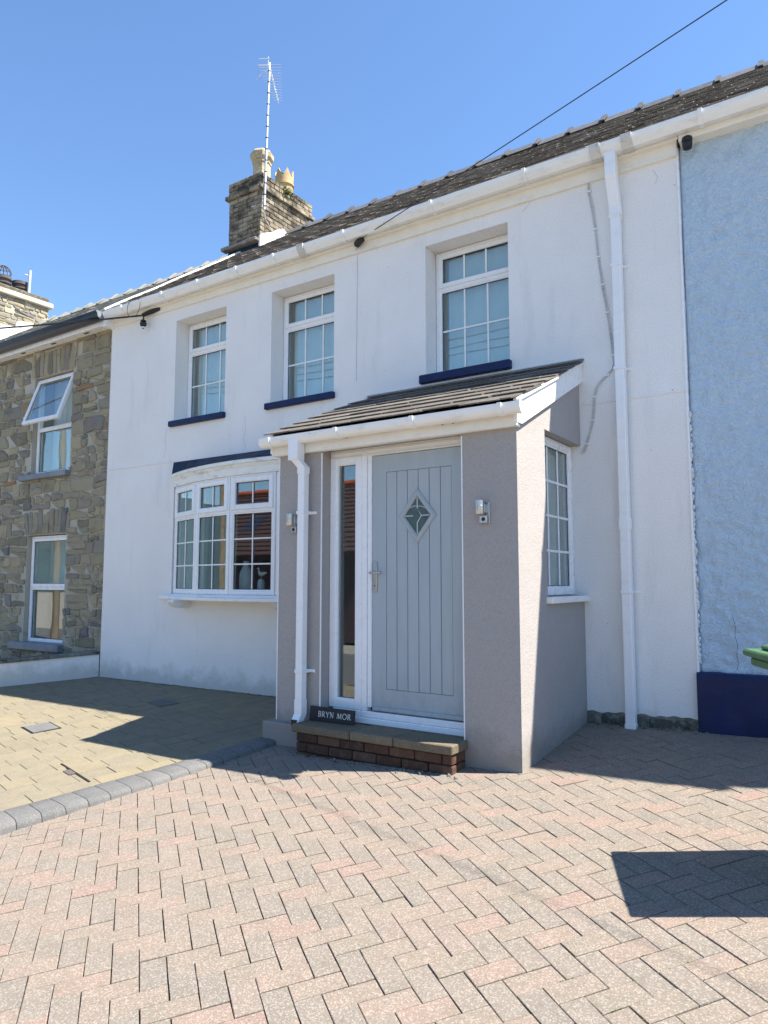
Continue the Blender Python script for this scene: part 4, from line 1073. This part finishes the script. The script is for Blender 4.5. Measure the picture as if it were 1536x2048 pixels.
mb = MB(); mb.add([(PX0+.1,PY+.1,2.33),(PX1-.1,PY+.1,2.33),(PX1-.1,-.002,2.33+.0),(PX0+.1,-.002,2.33)],[(0,1,2,3)]); mb.box(PX0+.19,xi,-.03,-.006,.19,2.33); mb.build('lining', M['inner'], porch)
# side window
sw = part('side_window', porch); tfs = Matrix.Translation((PX1-.075,0,0)) @ Matrix.Rotation(R(90),4,'Z')
# local x -> world y, local y -> world -x
mb = MB(); frame_ring(mb, y0+.002, y1-.002, z0+.002, z1-.004, .055, 0, .07, wb=.06); mb.tf(tfs); mb.build('frame', M['upvc'], sw)
mb = MB(); frame_ring(mb, y0+.053, y1-.053, z0+.058, z1-.055, .018, .012, .04, .004); mb.tf(tfs); mb.build('bead', M['upvc'], sw)
pane_with_bars(sw, y0+.07, y1-.07, z0+.075, z1-.072, .03, 3, 4, tfs, .02)
mb = MB(); mb.bbox(PX1-.08,PX1+.05,-.84,.0-.002,1.10,1.148,.006); mb.build('sill', M['gutter'], sw)
# front: white frame, sidelight, door
YF = -1.22
fr = part('door_frame', porch)
mb = MB(); mb.bbox(PLX+.002,PRX-.002,YF-.004,YF+.07,2.262,2.42,.004); mb.build('head', M['upvc'], fr)
mb = MB(); mb.bbox(PLX+.01,PRX-.01,YF-.012,YF-.005,2.30,2.318,.003); mb.bbox(PLX+.01,PRX-.01,YF-.012,YF-.005,2.262,2.275,.003); mb.build('head_moulding', M['fascia'], fr)
mb = MB(); frame_ring(mb, PLX+.001, -3.352, .262, 2.285, .068, YF-.008, YF+.06, wb=.07); mb.build('sidelight_frame', M['upvc'], fr)
mb = MB(); frame_ring(mb, PLX+.064, -3.415, .328, 2.222, .012, YF+.004, YF+.03, .003); mb.build('bead', M['upvc'], fr)
mb = MB(); mb.box(-3.61,-3.41,YF+.03,YF+.036,.32,2.24); mb.build('sidelight_pane', M['glass'], fr)
mb = MB(); mb.bbox(-3.35,-3.302,YF-.010,YF+.06,.262,2.30,.004); mb.bbox(-3.30,-3.262,YF-.002,YF+.06,.292,2.30,.004); mb.build('jamb', M['upvc'], fr)
mb = MB(); mb.bbox(PLX+.002,PRX-.002,YF-.035,YF+.07,.168,.215,.006); mb.bbox(-3.35,PRX-.002,YF-.02,YF+.07,.216,.262,.005); mb.bbox(PLX+.05,-3.352,YF-.02,YF+.07,.216,.26,.005); mb.build('threshold', M['upvc'], fr)
dz0, dz1, dx0, dx1 = .268, 2.258, -3.259, -2.40
dr = part('door', porch); dr['label'] = 'grey blue panelled front door with a diamond window'
yd = YF+.012; gx0,gx1,gzb,gzt = -3.13,-2.545,.437,2.122
mb = MB(); mb.box(dx0,dx1,yd+.008,yd+.045,dz0,dz1); mb.build('core', M['door_groove'], dr)
build_flat(holed_wall(dx0, dx1, dz0, dz1, yd, yd+.02, [(gx0,gx1,gzb,gzt)]), 'leaf', M['door'], dr)
npk = 6
DC = Vector((-2.842,0,1.762)); DW, DHH = .165, .212
for k in range(npk):
    a = gx0+(gx1-gx0)*k/npk; b = gx0+(gx1-gx0)*(k+1)/npk
    mb = MB()
    # plank pieces above and below the diamond (kept simple: plank runs full height behind the raised diamond frame)
    mb.bbox(a+.0022,b-.0022,yd+.0005,yd+.02,gzb+.0022,gzt-.0022,.003); mb.build('plank', M['door'], dr)
mb = MB(); mb.bbox(dx0+.01,dx1-.01,yd-.02,yd+.002,dz0+.002,dz0+.035,.008); mb.build('weather_bar', M['door'], dr)
# diamond light: raised grey moulding, glass, leading
def diamond(s): return [(DC.x,DC.z-DHH*s),(DC.x+DW*s,DC.z),(DC.x,DC.z+DHH*s),(DC.x-DW*s,DC.z)]
def dring(s0, s1, ya, yb, yc):
    """moulding between two diamonds: outer edge at ya, ridge at yb, inner edge at yc"""
    o = diamond(s0); r_ = diamond((s0+s1)/2+.03); r2 = diamond((s0+s1)/2-.05); i = diamond(s1)
    v = [(x,yd,z) for x,z in o]+[(x,ya,z) for x,z in o]+[(x,yb,z) for x,z in r_]+[(x,yb,z) for x,z in r2]+[(x,yc,z) for x,z in i]
    return MB().add(v,[(j*4+k,j*4+(k+1)%4,(j+1)*4+(k+1)%4,(j+1)*4+k) for j in range(4) for k in range(4)])
dring(1,.70,yd-.008,yd-.02,yd-.006).build('diamond_moulding', M['door'], dr)
g = diamond(.72); MB().extr(g,'y',yd-.004,yd-.0005).build('diamond_pane', m_plain('leaded_glass_backing', (.10,.15,.145), .06, .9, .25, 14), dr)
ld = MB()
def lead(pts, r_=.0035): ld.tube([(x,yd-.0055,z) for x,z in pts], r_, 6)
c4 = [(DC.x,DC.z-.055),(DC.x+.036,DC.z),(DC.x,DC.z+.055),(DC.x-.036,DC.z)]
lead(c4+[c4[0]]); s_ = .66
for k,q in enumerate(diamond(s_)): lead([c4[k],q])
lead([(DC.x-.075,DC.z+.06),(DC.x-.03,DC.z+.075),(DC.x+.04,DC.z+.07),(DC.x+.08,DC.z+.05)], .002)
ld.build('leading', M['ceramic'], dr)
hd = MB(); hx = -3.228; hd.bbox(hx-.016,hx+.016,yd-.012,yd-.0005,1.178,1.418,.006); hd.tube([(hx,yd-.012,1.33),(hx,yd-.045,1.33),(hx+.01,yd-.052,1.33),(hx+.085,yd-.052,1.33)], .0095, 10); hd.bbox(hx-.03,hx+.012,yd-.06,yd-.044,1.32,1.34,.004); hd.bbox(hx-.009,hx+.009,yd-.016,yd-.012,1.205,1.245,.003)
hd.build('handle', M['steel'], dr, True)
MB().lathe([(.004,-.006),(.005,.0),(.003,.004)], (hx,yd-.0175,1.228), 8).build('keyhole', M['black'], dr)

# eaves and lean-to roof
mb = MB(); mb.bbox(PX0-.05,PX1+.028,PY-.055,PY-.03,2.318,2.47,.004); mb.bbox(PX0-.045,PX1+.02,PY-.032,PY+.02,2.322,2.34,.002); mb.build('fascia', M['fascia'], porch)
bgd = [(PY-.056,2.335),(-.0015,2.335+.452*(1.335+.055)),(-.0015,pz_(-.0)+.0),(PY-.056,pz_(PY-.056)-.0)]
bgd = [(PY-.056,2.345),(PY+.03,2.345),(-.0015,2.945),(-.0015,3.115),(PY-.056,2.51)]
MB().extr(bgd,'x',PX1+.004,PX1+.032).build('bargeboard', M['upvc'], porch)
MB().extr([(PY-.05,2.49),(-.0015,3.095),(-.0015,3.112),(PY-.05,2.507)],'x',PX1+.0325,PX1+.05).build('barge_trim', M['fascia'], porch)
MB().extr(bgd,'x',PX0-.06,PX0-.032).build('bargeboard', M['upvc'], porch)
proof = part('roof', porch)
pe, pr_ = (PY-.115,2.478), (-.012,3.098)
mb = MB(); mb.add([(PX0-.02,pe[0]+.03,pe[1]),(PX1+.03,pe[0]+.03,pe[1]),(PX1+.03,pr_[0],pr_[1]-.01),(PX0-.02,pr_[0],pr_[1]-.01)],[(0,1,2,3)]); mb.build('roof_deck', M['black'], proof)
rnd = random.Random(19)
for v in slate_rows(PX0-.07, PX1+.045, pe, pr_, .31, .215, .010, rnd, .012, .017, .0045):
    MB().add(v, SLF).build('slate', M['slate'], proof)
mb = MB(); mb.add([(PX0-.03,-.10,3.098),(PX1+.05,-.10,3.098),(PX1+.05,-.004,3.125),(PX0-.03,-.004,3.125),(PX1+.05,-.004,3.15),(PX0-.03,-.004,3.15),(PX1+.05,-.012,3.152),(PX0-.03,-.012,3.152)],[(0,1,2,3),(3,2,4,5)]); mb.build('lead_flashing', M['lead'], proof)
mb = MB(); mb.tube([(PX0-.02,-.006,3.15),(PX1+.05,-.006,3.15)], .008, 6); mb.build('mortar_fillet', M['white'], proof)
pg = gutter_run(porch, half_round(.052), PX0-.10, PX1+.09, PY-.057, 2.462, M['gutter'], brackets=(-4.13,-3.42,-2.72,-2.02), unions=(), name='gutter')
MB().extr([(PY-.057+a,2.462+b) for a,b in half_round(.052)[:15]],'x',PX0-.106,PX0-.098).build('stop_end', M['gutter'], porch)
MB().extr([(PY-.057+a*1.04,2.464+b*1.06) for a,b in half_round(.052)[:15]],'x',PX1+.07,PX1+.096).build('stop_end', M['gutter'], porch)
mb = MB(); rnd = random.Random(6)
for _ in range(34):
    p = Vector((rnd.choice([-2.5,-2.62,-3.36,-2.9])+rnd.uniform(-.12,.12), PY-.075-rnd.uniform(0,.02), 2.392+rnd.uniform(-.006,.012))); r_ = rnd.uniform(.003,.007)
    mb.lathe([(r_*.2,-r_*.6),(r_*1.6,0),(r_*.3,r_*.6)], p, 6)
mb.build('moss', M['moss'], porch, kind='stuff')
pd = part('downpipe', porch); px = -3.86; py = PY-.11
square_pipe(pd, [(px,py,2.45),(px,py,2.25)], .10, M['pipe'], 'outlet')
square_pipe(pd, [(px,py,2.30),(px,py,2.26),(px+.05,py+.035,2.19),(px+.05,py+.035,2.14)], .078, M['pipe'], 'offset_bend')
square_pipe(pd, [(px+.05,py+.035,2.165),(px+.045,py+.035,.19)], .068, M['pipe'], 'pipe')
square_pipe(pd, [(px+.045,py+.035,.33),(px+.045,py+.035,.22),(px+.04,py+.0,.16)], .076, M['pipe'], 'shoe')
MB().box(px+.012,px+.068,py-.04,py-.03,.135,.18).build('shoe_mouth', M['black'], pd)
for z in (1.82,.55):
    mb = MB(); mb.bbox(px+.008,px+.088,py-.004,py+.11,z-.013,z+.013,.003); mb.bbox(px+.088,px+.135,PY-.01,PY,z-.012,z+.012,.003); mb.tube([(px+.118,PY-.014,z),(px+.118,PY-.009,z)], .006, 8); mb.build('pipe_clip', M['pipe'], pd)
# curtains behind the porch side window
drape(-2.20,-2.20,-.02,-.42,1.15,2.40,M['curtain'],'curtain','pale curtain drawn behind the porch side window',5,.03)

# doorstep
step = thing('doorstep', (-3.05,-1.44,.0), 'brick doorstep with three buff stone slabs at the front door', 'doorstep')
rnd = random.Random(14)
SY0 = -1.535
edges = [-3.785,-3.225,-2.845,-2.365]
for a,b in zip(edges,edges[1:]):
    zt_ = .170; me = MB().bbox(a+.004,b-.004,SY0-.025,YF-.037,zt_-.062,zt_+rnd.uniform(-.004,.002),.007); me.build('slab', M['slab'], step)
mb = MB(); mb.box(-3.74,-2.395,SY0+.02,YF,-.15,.108); mb.build('core', M['sand'], step)
bsz = .215
for r_ in range(3):
    z = .105-.035-r_*.073; x = -3.755 + (0 if r_%2 else -.0); first = True
    while x < -2.385:
        L = bsz*.5 if (first and r_%2) else bsz; first = False; L = min(L, -2.38-x)
        if L > .04:
            MB().bbox(x+.004,x+L-.004,SY0+rnd.uniform(-.004,.004),SY0+.1,z-.033,z+.032,.006).build('brick', M['brick'], step)
        x += L
    MB().bbox(-2.48,-2.385+rnd.uniform(-.003,.003),SY0+.105,PY-.006,z-.033,z+.032,.006).build('brick', M['brick'], step)
    MB().bbox(-3.755,-3.66,SY0+.105,PY-.006,z-.033,z+.032,.006).build('brick', M['brick'], step)
mb = MB()
for _ in range(70):
    p = Vector((rnd.uniform(-3.75,-2.3), SY0-.012-abs(rnd.gauss(0,.035)), 0)); p.z = gz(p.x,p.y)+.004; r_ = rnd.uniform(.004,.014)
    mb.lathe([(r_,-.004),(r_*.8,r_*.5),(r_*.2,r_*.8)], p, 5)
mb.build('mortar_crumbs', M['rubble'], step, kind='stuff')

# name board leaning by the sidelight
nbd = thing('name_board', (-3.55,-1.29,.172), 'black slate name board lettered BRYN MOR standing on the doorstep', 'sign')
tl = Matrix.Translation((-3.752,-1.378,.173)) @ Matrix.Rotation(R(1.5),4,'Z') @ Matrix.Rotation(R(-8),4,'X')
mb = MB(); mb.bbox(0,.432,0,.012,0,.108,.002); mb.tf(tl); mb.build('board', M['slateboard'], nbd)
# incised roman capitals: strokes as thin prisms with small serifs
def stroke(mb, a, b, w_):
    a = Vector(a); b = Vector(b); d = (b-a).normalized(); p = Vector((-d.y,d.x))*w_/2
    mb.extr([tuple(a+p),tuple(b+p),tuple(b-p),tuple(a-p)],'y',-.0012,.0005)
def arc2(mb, c, rx, rz, a0, a1, w_, n_=10):
    pts = [(c[0]+rx*math.cos(R(a0+(a1-a0)*i/n_)), c[1]+rz*math.sin(R(a0+(a1-a0)*i/n_))) for i in range(n_+1)]
    for p,q in zip(pts,pts[1:]): stroke(mb, p, q, w_)
def serif(mb, x, z, w_=.010): mb.extr([(x-w_/2,z-.0009),(x+w_/2,z-.0009),(x+w_/2,z+.0009),(x-w_/2,z+.0009)],'y',-.0013,.0005)
H_ = .040; T_, N_ = .0055, .0028
def letter(ch):
    mb = MB(); w_ = .03
    if ch in 'BR':
        stroke(mb,(.004,0),(.004,H_),T_); serif(mb,.004,0); serif(mb,.003,H_)
        arc2(mb,(.010,H_*.76),.0125,H_*.24,-90,90,T_*.85); stroke(mb,(.004,H_),(.010,H_),N_); stroke(mb,(.004,H_*.52),(.010,H_*.52),N_)
        if ch == 'B': arc2(mb,(.011,H_*.26),.0145,H_*.26,-90,90,T_*.9); stroke(mb,(.004,0),(.011,0),N_); w_ = .029
        else: stroke(mb,(.012,H_*.52),(.028,0),T_); serif(mb,.028,0,.007); w_ = .032
    elif ch == 'Y':
        stroke(mb,(.016,0),(.016,H_*.45),T_); stroke(mb,(.016,H_*.45),(.002,H_),T_); stroke(mb,(.016,H_*.45),(.030,H_),N_); serif(mb,.016,0); serif(mb,.002,H_); serif(mb,.030,H_); w_ = .033
    elif ch == 'N':
        stroke(mb,(.004,0),(.004,H_),N_); stroke(mb,(.004,H_),(.030,0),T_); stroke(mb,(.030,0),(.030,H_),N_); serif(mb,.004,0); serif(mb,.003,H_); serif(mb,.030,H_); w_ = .036
    elif ch == 'M':
        stroke(mb,(.002,0),(.007,H_),N_); stroke(mb,(.007,H_),(.021,0),T_); stroke(mb,(.021,0),(.035,H_),N_); stroke(mb,(.035,H_),(.039,0),T_); serif(mb,.002,0); serif(mb,.039,0); w_ = .044
    elif ch == 'O':
        arc2(mb,(.021,H_/2),.0185,H_/2,0,360,T_*.8,24); w_ = .044
    return mb, w_
x = .088
for ch in 'BRYN MOR':
    if ch == ' ': x += .026; continue
    mb, w_ = letter(ch); mb.tf(tl @ Matrix.Translation((x,0,.034))); mb.build('letter', M['letters'], nbd); x += w_+.006

# two steel up-down wall lights with sensor boxes
def wall_light(x, z, label):
    t = thing('wall_light', (x,PY,z), label, 'wall light', 'porch wall lights')
    mb = MB(); mb.bbox(x-.028,x+.036,PY-.012,PY-.001,z-.075,z+.075,.003); mb.build('back_plate', M['steel'], t)
    MB().lathe([(.0,-.048),(.030,-.048),(.032,-.045),(.032,.005),(.0335,.006),(.0335,.010),(.032,.011),(.032,.048),(.027,.05),(.025,.03),(0,.03)], (x-.012,PY-.062,z+.035), 24, False).build('lamp_body', M['steel'], t, True)
    mb = MB(); mb.bbox(x-.01,x+.014,PY-.04,PY-.01,z+.0,z+.06,.003); mb.build('arm', M['steel'], t)
    mb = MB(); mb.bbox(x-.030,x+.030,PY-.040,PY-.0125,z-.074,z-.018,.004); mb.build('sensor_box', M['steel'], t)
    mb = MB(); mb.lathe([(0,.006),(.008,.005),(.0135,.001),(.0145,-.002)], (0,0,0), 16, False); mb.tf(Matrix.Translation((x+.002,PY-.041,z-.046)) @ Matrix.Rotation(R(90),4,'X')); mb.build('sensor_eye', M['black'], t, True)
wall_light(-2.212, 1.738, 'steel up and down light on the right porch pier')
wall_light(-3.945, 1.735, 'steel up and down light half hidden behind the porch downpipe')

# ------------------------------------------------------------------ wires, brackets, aerial
def wire(name, pts, r_, m, label, cat, sag=0):
    a,b = Vector(pts[0]),Vector(pts[-1]); P = [a.lerp(b,i/24)-Vector((0,0,sag*4*(i/24)*(1-i/24))) for i in range(25)]
    return MB().tube(P, r_, 6).build(name, m, None, label=label, cat=cat)
a = Vector((-4.19,-.10,4.785)); b = Vector((-.653,-1.0,5.098)); e = a+(b-a)*4.2
wire('overhead_wire', [a,e], .0043, M['black'], 'black overhead wire rising to the right across the roof', 'wire', .08)
a2 = Vector((-7.66,-.11,4.70)); b2_ = Vector((-10.43,-.5,5.02)); e2_ = a2+(b2_-a2)*3.2
wire('overhead_wire', [a2,e2_], .012, M['black'], 'black overhead wire running off left past the stone house', 'wire', .06)
wb = thing('wire_bracket', (-4.25,-.02,4.75), 'black wire clamp on the white wall between the upper windows', 'bracket')
mb = MB(); mb.tube([(-4.335,-.004,4.71),(-4.30,-.03,4.725),(-4.26,-.06,4.745)], .005, 6); mb.build('hook', M['steel'], wb)
mb = MB(); mb.bbox(-.06,.06,-.028,.028,-.028,.028,.008); mb.tf(Matrix.Translation((-4.215,-.085,4.768)) @ Matrix.Rotation(R(-14),4,'Z') @ Matrix.Rotation(R(-20),4,'Y')); mb.build('clamp', M['black'], wb)
wb = thing('wire_bracket', (-7.66,-.06,4.65), 'rusty black bracket and insulator under the left end of the gutter', 'bracket')
mb = MB(); mb.tube([(-7.42,-.03,4.77),(-7.55,-.06,4.745),(-7.68,-.09,4.715)], [.028,.03,.026], 8); mb.build('arm', M['black'], wb)
mb = MB(); mb.tube([(-7.67,-.09,4.72),(-7.67,-.09,4.56)], .010, 8); mb.build('pin', M['brick'], wb)
mb = MB(); mb.lathe([(.008,-.07),(.02,-.06),(.022,-.035),(.04,-.03),(.045,.005),(.03,.02),(.04,.03),(.03,.045),(.01,.05)], (-7.67,-.09,4.60), 12); mb.build('insulator', M['black'], wb, True)
mb = MB(); mb.lathe([(.02,-.012),(.032,0),(.02,.012)], (-7.67,-.09,4.548), 10); mb.build('porcelain', M['ceramic'], wb, True)
ring = MB(); ring.tube([(-7.72+.13*math.cos(2*math.pi*k/20),-.21,4.79+.13*math.sin(2*math.pi*k/20)) for k in range(21)], .0035, 5)
ring.build('wire_coil', M['black'], None, label='thin loop of spare wire hanging over the gutter end', cat='wire')
# a fine lead running down the wall below the clamp
mb = MB(); mb.tube([(-4.296,-.004,4.70),(-4.298,-.003,4.3),(-4.302,-.003,3.8),(-4.306,-.003,3.33)], .0028, 5); mb.build('bell_wire', M['cable'], None, label='fine wire running down the white wall from the clamp', cat='wire')
# white cable clipped to the wall right of the porch
cb = thing('wall_cable', (-1.85,-.01,3.5), 'thin white cable clipped down the wall beside the downpipe', 'cable')
CP = [(-1.846,4.772),(-1.842,4.70),(-1.838,4.60),(-1.815,4.45),(-1.795,4.25),(-1.775,4.0),(-1.745,3.75),(-1.715,3.5),(-1.69,3.28),(-1.675,3.13),(-1.672,3.06),(-1.69,3.01),(-1.73,2.965),(-1.78,2.925),(-1.825,2.87),(-1.838,2.80),(-1.848,2.70),(-1.862,2.6),(-1.885,2.50),(-1.915,2.41),(-1.945,2.345),(-1.962,2.335)]
for dx,nm in ((0,'cable'),(.013,'cable')):
    MB().tube([(x+dx+.004*math.sin(i*1.9+dx*90),-.008-.002*math.sin(i),z) for i,(x,z) in enumerate(CP)], .005, 6).build(nm, M['cable'], cb, True)
for i in (2,4,5,6,7,9,12,15,17,19):
    x,z = CP[i]; MB().bbox(x-.012,x+.025,-.018,-.001,z-.006,z+.006,.002).build('clip', M['pipe'], cb)
# television aerial strapped to the chimney
ae = thing('tv_aerial', (-7.9,2.42,7.3), 'television aerial on a tall banded mast strapped to the chimney', 'aerial')
MA = Vector((-7.93,2.385,7.33)); MT = Vector((-7.915,2.44,9.93))
MB().tube([MA,MT],.021,10).build('mast', M['galv'], ae, True)
for k in range(13):
    p = MA.lerp(MT,.02+k*.0765); q = MA.lerp(MT,.02+k*.0765+.007); MB().tube([p,q],.0235,10).build('band', M['black'], ae)
bd = Vector((-8.45,3.25,9.90)); bs = MT+Vector((.02,-.05,-.02))
MB().tube([bs,bd],.011,6).build('boom', M['galv'], ae)
dd = (bd-bs).normalized(); pp = dd.cross(Vector((0,0,1))).normalized()
el = MB()
for k in range(14):
    p = bs.lerp(bd,.06+k*.067); h_ = .20-.009*k; el.tube([p-pp*h_,p+pp*h_],.0028,5)
el.build('elements', M['galv'], ae)
mb = MB(); mb.tube([bs-dd*.0+pp*-.16+Vector((0,0,.06)),bs+pp*.02+Vector((0,0,.06))],.006,6); mb.tube([bs+pp*-.16+Vector((0,0,-.06)),bs+pp*.02+Vector((0,0,-.06))],.006,6); mb.tube([bs+Vector((-.005,0,-.1)),bs+Vector((-.005,0,.1))],.008,6); mb.build('reflector', M['galv'], ae)
mb = MB(); mb.tube([MT+Vector((0,-.02,-.12)),MT+Vector((-.12,-.12,-.26)),MT+Vector((-.2,-.12,-.30))],.005,6); mb.build('coax_loop', M['cable'], ae)
for z in (7.46,7.76):
    q = MA.lerp(MT,(z-7.33)/2.6); mb = MB(); mb.tube([q,Vector((CX1-.02,CY0+.02,z)),Vector((CX1-.2,CY0-.005,z-.02))],.012,6); mb.build('strap', M['galv'], ae)
mb = MB(); mb.tube([MA,(-7.96,2.45,7.2),(-7.97,2.6,7.1),(-7.965,2.75,7.0),(-7.96,2.8,6.92),(-7.965,2.72,6.80)],.006,6); mb.build('aerial_lead', M['cable'], ae)

# ------------------------------------------------------------------ wheelie bin at the right
bn_c = Vector((-.515,-2.03,0)); ba = math.atan2(.52,-.26)        # far left top corner; left edge runs to the near side
ux = Vector((.26,-.52,0)).normalized(); uy = Vector((.52,.26,0)).normalized()
BW, BDp = .58, .72
zg = gz(-.1,-2.1)
binT = thing('wheelie_bin', (-.05,-2.2,zg), 'green plastic wheelie bin at the right edge of the paving', 'bin')
bm_ = Matrix((Vector((ux.x,uy.x,0,bn_c.x)),Vector((ux.y,uy.y,0,bn_c.y)),Vector((0,0,1,zg)),Vector((0,0,0,1))))
def taper(mb, x0,x1,y0,y1,z0,z1,ins):
    v = [(x0+ins,y0+ins,z0),(x1-ins,y0+ins,z0),(x1-ins,y1-ins,z0),(x0+ins,y1-ins,z0),(x0,y0,z1),(x1,y0,z1),(x1,y1,z1),(x0,y1,z1)]
    return mb.add(v,[(0,3,2,1),(4,5,6,7),(0,1,5,4),(1,2,6,5),(2,3,7,6),(3,0,4,7)])
mb = taper(MB(),.05,BW-.04,.10,BDp-.03,.03,.90,.05); mb.tf(bm_); mb.build('body', M['green'], binT)
mb = MB(); mb.bbox(.012,BW-.005,.015,BDp,.885,.925,.008); mb.tf(bm_); mb.build('rim', M['green'], binT)
mb = MB(); mb.bbox(-.012,BW+.012,-.012,BDp-.04,.93,.962,.008); mb.bbox(.05,BW-.05,.05,BDp-.12,.962,.985,.012); mb.bbox(.12,BW-.12,.12,BDp-.2,.985,1.0,.008); mb.tf(bm_); mb.build('lid', M['green'], binT)
mb = MB(); mb.tube([(.06,BDp+.05,.95),(BW-.06,BDp+.05,.95)],.016,8); mb.tube([(.08,BDp-.04,.91),(.08,BDp+.05,.95)],.014,8); mb.tube([(BW-.08,BDp-.04,.91),(BW-.08,BDp+.05,.95)],.014,8); mb.tf(bm_); mb.build('handle', M['green'], binT, True)
for xw in (-.015,BW-.035):
    mb = MB(); mb.tube([(xw,BDp-.1,.1),(xw+.05,BDp-.1,.1)],.1,20); mb.tf(bm_); mb.build('wheel', M['rubber'], binT, True)

# ------------------------------------------------------------------ across the road (seen in the window reflections)
op = thing('bungalow', (-23,-21,-.6), 'bungalow with a brown tiled roof across the road, mirrored in the windows', 'house')
gz0 = -1.0
mb = MB(); mb.box(-31,-15.5,-26,-18.2,gz0,2.3); mb.build('wall', M['browntile'], op)
mb = MB(); mb.extr([(-17.6,2.2),(-17.6,2.35),(-22.1,5.6),(-26.6,2.35),(-26.6,2.2),(-22.1,5.45)],'x',-31.5,-15); mb.build('roof', M['browntile'], op)
mb = MB(); mb.tube([(-31.5,-22.1,5.62),(-15,-22.1,5.62)],.16,8); mb.build('ridge', M['redtile'], op)
mb = MB()
for r_ in range(16):
    t = r_/16; y = -17.6-4.5*t; z = 2.35+3.25*t; mb.box(-31.5,-15,y-.02,y+.03,z+.0,z+.045)
mb.build('tile_courses', M['browntile'], op, kind='stuff')
for x in (-25.5,-22.2):
    mb = MB(); mb.extr([(-19.2,3.55),(-19.24,3.62),(-20.2,4.32),(-20.2,4.24)],'x',x,x+.8); mb.build('skylight', M['glass'], op)
mb = MB(); mb.box(-27,-25.6,-18.25,-18.17,.2,1.5); mb.build('window', M['glass'], op)

# hill ring added to hide the low sky in reflections, haze in its colour
mb = MB(); n_ = 96; v = []
for i in range(n_):
    a = 2*math.pi*i/n_; h_ = 40+14*noise.noise(Vector((math.cos(a)*2.2,math.sin(a)*2.2,4)))
    for r_,z in ((170,-3),(240,h_*.45),(310,h_*.85),(380,h_),(460,-3)): v.append((r_*math.cos(a),r_*math.sin(a),z))
mb.add(v,[(i*5+k,((i+1)%n_)*5+k,((i+1)%n_)*5+k+1,i*5+k+1) for i in range(n_) for k in range(4)])
mb.build('mask_hills', m_soil('hazed_hill', (.045,.075,.085), (.065,.10,.115), .05), None, True, kind='structure', label='unseen hill ring added to darken the low sky mirrored in the windows')
# street wires and their poles across the road (mirrored in the upper windows)
def pole(x, y, label):
    t = thing('utility_pole', (x,y,-1), label, 'pole')
    MB().tube([(x,y,-1.2),(x,y,8.9)],[.15,.11],10).build('post', M['oldwood'], t, True)
    MB().bbox(x-.05,x+.05,y-.7,y+.7,8.3,8.42,.01).build('crossarm', M['oldwood'], t)
    for q in (-.6,0,.6): MB().lathe([(.02,0),(.04,.03),(.03,.07),(.04,.1),(.01,.12)],(x,y+q,8.42),8).build('insulator', M['ceramic'], t, True)
pole(-27,-10.6,'wooden utility pole across the road, far to the left'); pole(15,-10.6,'wooden utility pole across the road, to the right')
for y,z,l in ((-11.2,8.5,'street wire across the road, farthest from the houses'),(-10.6,8.5,'street wire across the road, middle of three'),(-10.0,8.5,'street wire across the road, nearest the houses')):
    wire('overhead_wire', [(-27,y,z),(15,y,z)], .014, M['black'], l, 'wire', .9)
